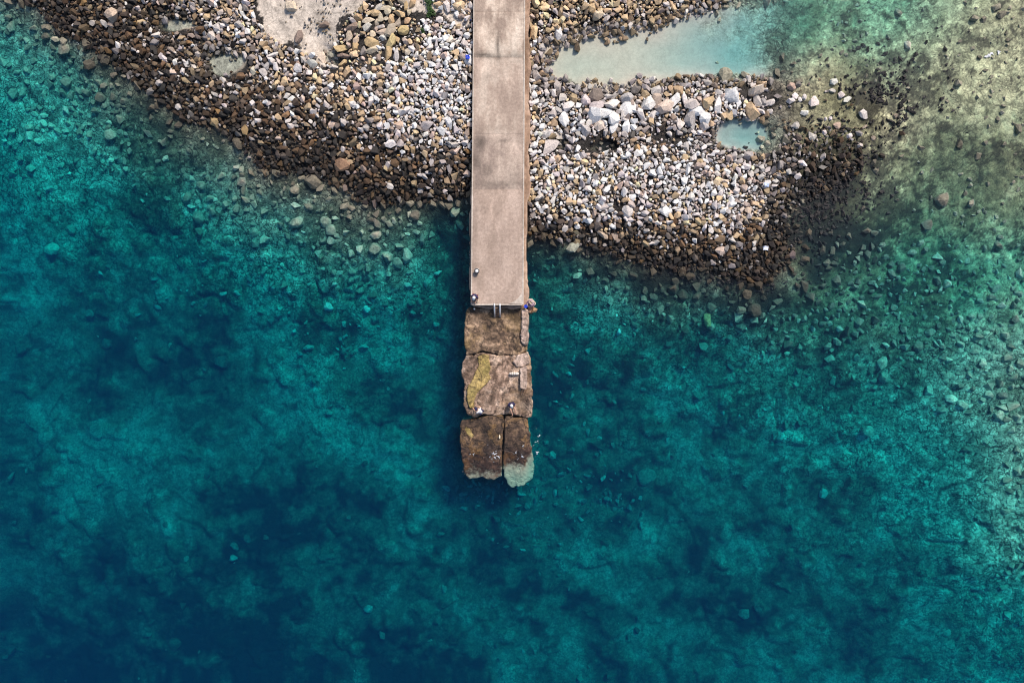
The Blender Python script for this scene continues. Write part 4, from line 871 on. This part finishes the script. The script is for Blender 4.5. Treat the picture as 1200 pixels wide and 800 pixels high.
# heap of net hanging on the footing
b3 = P(622, 355, .6); r = tag(empty('net_heap', b3), 'crumpled mauve net heap draped at the outer corner of the pier footing', 'net')
for k in range(7):
    a0 = k * .9; pts = []
    for q in np.linspace(0, 6.0, 26): pts.append((b3[0] + (.08 + .045 * k * .7) * math.cos(q + a0) * (1 + .25 * math.sin(3 * q + k)), b3[1] + (.08 + .04 * k * .7) * math.sin(q + a0) * 1.15, b3[2] + .02 + .05 * math.sin(2 * q + k) + .03 * (7 - k)))
    tube('net_fold', pts, .045, M['mauve'] if k % 3 else M['sandy'], r, 6)
boulder('boulder', 625, 363.5, 4.2, 3.2, .2, (.36, .22, .12), 'orange-brown rock wedged in the water under the pier head corner', z=.2, hgt=.4)
heightblock('block_skirt', [(618, 353), (624, 352), (627, 362), (624, 368), (618, 366)], lambda x, y: .35 + .08 * fbm(x, y, 2, 3, 301), -2.5, M['con_foot'], bA, .06, .06, 303, .4)
# float
fx = P(602.5, 437.6, .82); r = tag(empty('foam_float', fx), 'small white ribbed float lying beside the pale concrete strip', 'float')
lathe_pts = [(.0, -.36), (.07, -.34), (.11, -.22), (.115, 0), (.11, .22), (.07, .34), (.0, .36)]
me = lathe('body', [(max(a, .005), b) for a, b in lathe_pts], M['float'], r, (0, 0, 0)).data
for v in me.vertices: v.co = Vector((v.co.z + fx[0], v.co.y + fx[1], v.co.x * .7 + fx[2]))
for k in range(3):
    x = fx[0] - .2 + .16 * k; tube('strap', [(x, fx[1] + .122 * math.cos(a), fx[2] + .088 * math.sin(a)) for a in np.linspace(0, 2 * math.pi, 13)], .012, M['twig'], r, 5)
# odds and ends
def scrap(name, px, py, z, w, l, mat, label, cat):
    X, Y, _ = P(px, py, z); V = []; n = 6
    for j in range(n):
        for i in range(n): V.append((X + (i / (n - 1) - .5) * w + random.gauss(0, .02), Y + (j / (n - 1) - .5) * l + random.gauss(0, .02), z + random.gauss(.05, .035)))
    F = [(j * n + i, j * n + i + 1, (j + 1) * n + i + 1, (j + 1) * n + i) for j in range(n - 1) for i in range(n - 1)]
    o = link(name, mesh_np(name, V, F, True), mat); md = o.modifiers.new('t', 'SOLIDIFY'); md.thickness = .012
    tag(o, label, cat)
scrap('plastic_scrap', 548, 67, 1.35, .28, .32, M['blue'], 'crumpled bright blue plastic scrap on the white shingle by the pier', 'litter')
scrap('plastic_scrap', 551.5, 24, 1.2, .16, .14, plain('navy_plastic', (.01, .015, .09), .5), 'tiny navy scrap on the sand against the pier', 'litter')
scrap('plastic_scrap', 898, 217, .5, .34, .3, plain('pale_blue_plastic', (.42, .52, .75), .5), 'pale blue crumpled scrap on the tip of the spit', 'litter')
scrap('plastic_scrap', 897, 291, .55, .4, .3, plain('bluish_white_plastic', (.62, .68, .85), .5), 'bluish white scrap on the dark stones at the spit end', 'litter')
bt = P(556, 362, .8); r = tag(empty('plastic_bottle', bt), 'white plastic bottle standing on the brown block below the pier head', 'bottle')
lathe('body', [(.06, 0), (.065, .02), (.065, .2), (.03, .26)], M['white'], r, bt, 12); lathe('cap', [(.032, .26), (.032, .3), (.01, .305)], M['white'], r, bt, 12)
bg_ = P(559, 352.6, DZ + .02); r = tag(empty('rope_coil', bg_), 'pale coil of rope on the deck beside the seated person', 'rope')
for k in range(3): tube('turn', [(bg_[0] + (.13 - .03 * k) * math.cos(a), bg_[1] + (.13 - .03 * k) * math.sin(a), bg_[2] + .02 + .025 * k) for a in np.linspace(0, 2 * math.pi, 19)], .02, M['sandy'], r, 6)
bb = P(585.5, 511.5, .42); r = tag(empty('plastic_bottle', bb), 'small cream bottle lying on the dark block next to the long gap', 'bottle')
o = lathe('body', [(.05, 0), (.055, .03), (.055, .18), (.02, .25), (.02, .29)], plain('cream_plastic', (.7, .64, .5), .5), r, (0, 0, 0), 12)
for v in o.data.vertices: v.co = Vector((v.co.x + bb[0], v.co.z + bb[1] - .12, v.co.y + bb[2] + .09))

# ------------------------------------------------------------------ people
def skin(name, J, E, mat, parent, root=0, sub=1):
    me = bpy.data.meshes.new(name); me.from_pydata([j[0] for j in J], E, [])
    o = link(name, me, mat, parent)
    md = o.modifiers.new('skin', 'SKIN'); md.use_smooth_shade = True; md.branch_smoothing = .3
    for k, j in enumerate(J):
        sv = me.skin_vertices[0].data[k]; q = j[1]; sv.radius = (q, q) if isinstance(q, (int, float)) else q
        sv.use_root = (k == root)
    o.modifiers.new('sub', 'SUBSURF').levels = sub; o.modifiers['sub'].render_levels = sub
    return o
M['skin'] = plain('skin', (.52, .31, .22), .55, 0, .08); M['navy'] = plain('navy_cloth', (.015, .015, .07), .85); M['whitecloth'] = plain('white_cloth', (.80, .80, .82), .8, 0, .06)
M['maroon'] = plain('maroon_cloth', (.13, .03, .05), .85); M['hair'] = plain('dark_hair', (.02, .015, .012), .6); M['eye'] = plain('eye', (.03, .02, .02), .3)
def person(px, py, z, face, lean, knees, label, shirt, shorts, cap, legs_out=.0, spread=.2):
    """seated figure; local frame: faces +y, x to its left is negative"""
    loc = P(px, py, z); r = tag(empty('person', loc, 0), label, 'person')
    T = Matrix.Translation(loc) @ Matrix.Rotation(face, 4, 'Z'); W = lambda x, y, zz: tuple(T @ Vector((x, y, zz)))
    ly, lz = math.sin(lean), math.cos(lean); up = lambda d, x=0., f=0.: (x, d * ly + f * lz, .12 + d * lz - f * ly)
    J = []; E = []
    def add(p, rad, to=None):
        J.append((W(*p), rad)); i = len(J) - 1
        if to is not None: E.append((to, i))
        return i
    pel = add(up(0), .12); wa = add(up(.2), .115, pel); ch = add(up(.40), .135, wa); nk = add(up(.53), .06, ch); hd0 = add(up(.62, 0, .02), .075, nk); hd1 = add(up(.72, 0, .02), .095, hd0); add(up(.80, 0, .01), .07, hd1)
    add(up(.665, 0, .125), .018, hd1)                       # nose
    for s in (-1, 1):
        sh = add(up(.45, s * .18), .06, ch)
        el = add((s * .27, ly * .35 + .12, .30), .043, sh); wr = add((s * .17, ly * .35 + .34, .24), .03, el); pa = add((s * .15, ly * .35 + .41, .23), .032, wr)
        for f in range(4):
            a = add((s * (.15 - .026 * (f - 1.5)), ly * .35 + .47 + .008 * (f in (1, 2)), .225), .0095, pa); add((s * (.15 - .028 * (f - 1.5)), ly * .35 + .505 + .01 * (f in (1, 2)), .205), .008, a)
        a = add((s * .115, ly * .35 + .42, .222), .0105, pa); add((s * .10, ly * .35 + .455, .212), .009, a)
        hp = add((s * .10, .06, .10), .095, pel); kn = add((s * spread, .40 + legs_out * .06, .12 + knees), .065, hp)
        an = add((s * (spread * .8), .48 + legs_out * .36, .07 - (0.4 if knees < 0 else 0)), .04, kn); add((s * (spread * .85), .60 + legs_out * .36, .05 - (0.4 if knees < 0 else 0)), .035, an)
    skin('body', J, E, M['skin'], r)
    Js = [(W(*up(.02)), .135), (W(*up(.2)), .135), (W(*up(.42)), .152), (W(*up(.51)), .08)]; Es = [(0, 1), (1, 2), (2, 3)]
    for s in (-1, 1): k = len(Js); Js += [(W(*up(.455, s * .185)), .078), (W(s * .25, ly * .35 + .06, .34), .062)]; Es += [(2, k), (k, k + 1)]
    skin('shirt', Js, Es, shirt, r)
    Js = [(W(*up(.03)), .14)]; Es = []
    for s in (-1, 1): k = len(Js); Js += [(W(s * .10, .07, .105), .11), (W(s * (.10 + (spread - .1) * .7), .30, .12 + knees * .72), .088)]; Es += [(0, k), (k, k + 1)]
    skin('shorts', Js, Es, shorts, r)
    hc = Vector(W(*up(.745, 0, .01))); X_ = T.to_3x3() @ Matrix.Rotation(-lean, 3, 'X')
    bm = bmesh.new(); bmesh.ops.create_uvsphere(bm, u_segments=16, v_segments=10, radius=.118)
    for v in bm.verts:
        if v.co.z < -.02: v.co.z = -.02 - .03 * (v.co.y < 0); v.co.x *= .97; v.co.y *= .97
        if v.co.z < .02 and v.co.y > .07: v.co.y *= 1.75
        v.co = hc + X_ @ v.co
    me = bpy.data.meshes.new('cap'); bm.to_mesh(me); bm.free(); link('cap', me, cap, r, True)
    for s in (-1, 1):
        bm = bmesh.new(); bmesh.ops.create_icosphere(bm, subdivisions=1, radius=.013)
        for v in bm.verts: v.co = Vector(W(*up(.685, s * .035, .112))) + v.co
        me = bpy.data.meshes.new('eye'); bm.to_mesh(me); bm.free(); link('eye', me, M['eye'], r)
    return r
person(557.2, 345.5, DZ + .03, R(165), .35, .18, 'person in a white cap and dark shirt sitting at the pier corner', M['navy'], M['maroon'], M['whitecloth'])
person(565.0, 483.0, .78, R(52), .75, .22, 'person in a white shirt and dark cap bending forward beside the ochre mat', M['whitecloth'], M['navy'], M['navy'])
person(599.0, 472.0, .70, R(195), .15, .12, 'person in a white cap and navy shirt sitting with legs stretched towards the gap', M['navy'], M['navy'], M['whitecloth'], .9, .16)

# ------------------------------------------------------------------ foam
def foam_mat():
    t = NT('sea_foam'); return t.done(t.mix((.40, .43, .47), (.66, .69, .74), t.noise(18, 3)), .6)
M['foam'] = foam_mat()
def foam(name, patches, label, top=None, res=.022, seed=0, thr=.14):
    VV, FF, off = [], [], 0
    for (cx, cy, a, b, rot, th) in patches:
        X0, Y0, _ = P(cx, cy, 0); A, B = a / PXM, b / PXM; m = max(A, B) * 1.15
        g = np.arange(-m, m, res); U, V_ = np.meshgrid(g, g); c, s = math.cos(R(rot)), math.sin(R(rot))
        e = np.hypot((U * c + V_ * s) / A, (-U * s + V_ * c) / B)
        X = X0 + U; Y = Y0 + V_
        wob = .35 * fbm(X, Y, 1.2, 3, seed + 2)
        rx = .8 * X - .6 * Y + .45 * fbm(X, Y, 2.1, 3, seed + 3); ry = .6 * X + .8 * Y + .45 * fbm(X, Y, 2.1, 3, seed + 4)
        lace = ridged(rx + wob, ry, 2.3, 1, seed) + .35 * np.abs(fbm(X, Y, 7, 2, seed + 8))
        keep = (lace < 1.0 * th * (1.15 - sstep(.35, 1.1, e + .5 * fbm(X, Y, .9, 3, seed + 6)) * 1.15)) & (e < 1.15)
        Z = (top(X, Y) + .02 if top is not None else 0 * X)
        Z = np.maximum(Z, 0) + .02 + .015 * fbm(X, Y, 6, 2, seed)
        q = keep[:-1, :-1] & keep[1:, 1:] & keep[1:, :-1]
        idx = np.arange(X.size).reshape(X.shape); F = np.stack([idx[:-1, :-1][q], idx[:-1, 1:][q], idx[1:, 1:][q], idx[1:, :-1][q]], -1)
        if not len(F): print('no foam at', cx, cy); continue
        u, inv = np.unique(F, return_inverse=True)
        VV.append(np.stack([X.ravel()[u], Y.ravel()[u], Z.ravel()[u]], -1)); FF.append(inv.reshape(F.shape) + off); off += len(u)
    if not VV: return
    o = link(name, mesh_np(name, np.concatenate(VV), np.concatenate(FF), True), M['foam']); md = o.modifiers.new('t', 'SOLIDIFY'); md.thickness = .015
    tag(o, label, kind='stuff')
foam('foam', [(580, 535, 10, 10, 20, .13), (556, 530, 8, 6, 60, .11), (572, 548, 6, 8, 0, .09), (566, 523, 14, 3, 20, .07)], 'lacy foam washing over the wide dark block', tC, seed=501)
foam('foam', [(607, 533, 9, 9, 0, .13), (613, 522, 5, 9, 20, .16), (600, 545, 8, 5, 0, .09)], 'lacy foam washing over the narrow tilted block', tD, seed=521)
foam('foam', [(630, 508, 8, 20, 0, .11), (626, 528, 11, 10, 0, .14), (541, 524, 2.5, 20, 5, .20), (545, 548, 3, 10, -15, .14)], 'broken foam and spray along the sides of the outermost blocks', None, seed=541)
foam('foam', [(1166, 63, 14, 3.2, 16, .45), (1170, 70, 6, 5, 0, .16)], 'small white breaking wavelet on the shallow reef flat', None, seed=561)
foam('foam', [(167, 92, 14, 12, 30, .09), (165, 108, 10, 9, 0, .07), (300, 182, 8, 9, 0, .06), (20, 15, 25, 14, -40, .03)], 'bluish white sky reflections shaped as foam among the stones of the brown bank', None, seed=581)  # sky reflected on ripples, laid in as pale foam mesh
foam('foam', [(551, 300, 1.6, 40, 0, .12), (547, 450, 2, 26, 0, .10)], 'thin line of swash along the sheltered side of the pier', None, seed=601)

wash = [(x + random.gauss(0, 3), y + random.uniform(2, 9), random.uniform(8, 16), random.uniform(3, 7), random.uniform(-60, 10), random.uniform(.05, .09)) for x, y in shore_l[1:-1] for k in range(2)]
foam('foam', wash, 'thin broken swash lines along the foot of the brown bank', None, seed=621)
wash = [(x + random.gauss(0, 5), y + random.uniform(0, 8), random.uniform(8, 16), random.uniform(3, 6), random.uniform(-25, 5), random.uniform(.04, .075)) for x, y in shore_r[1:8] for k in range(2)]
foam('foam', wash, 'thin broken swash lines along the seaward foot of the spit', None, seed=641)
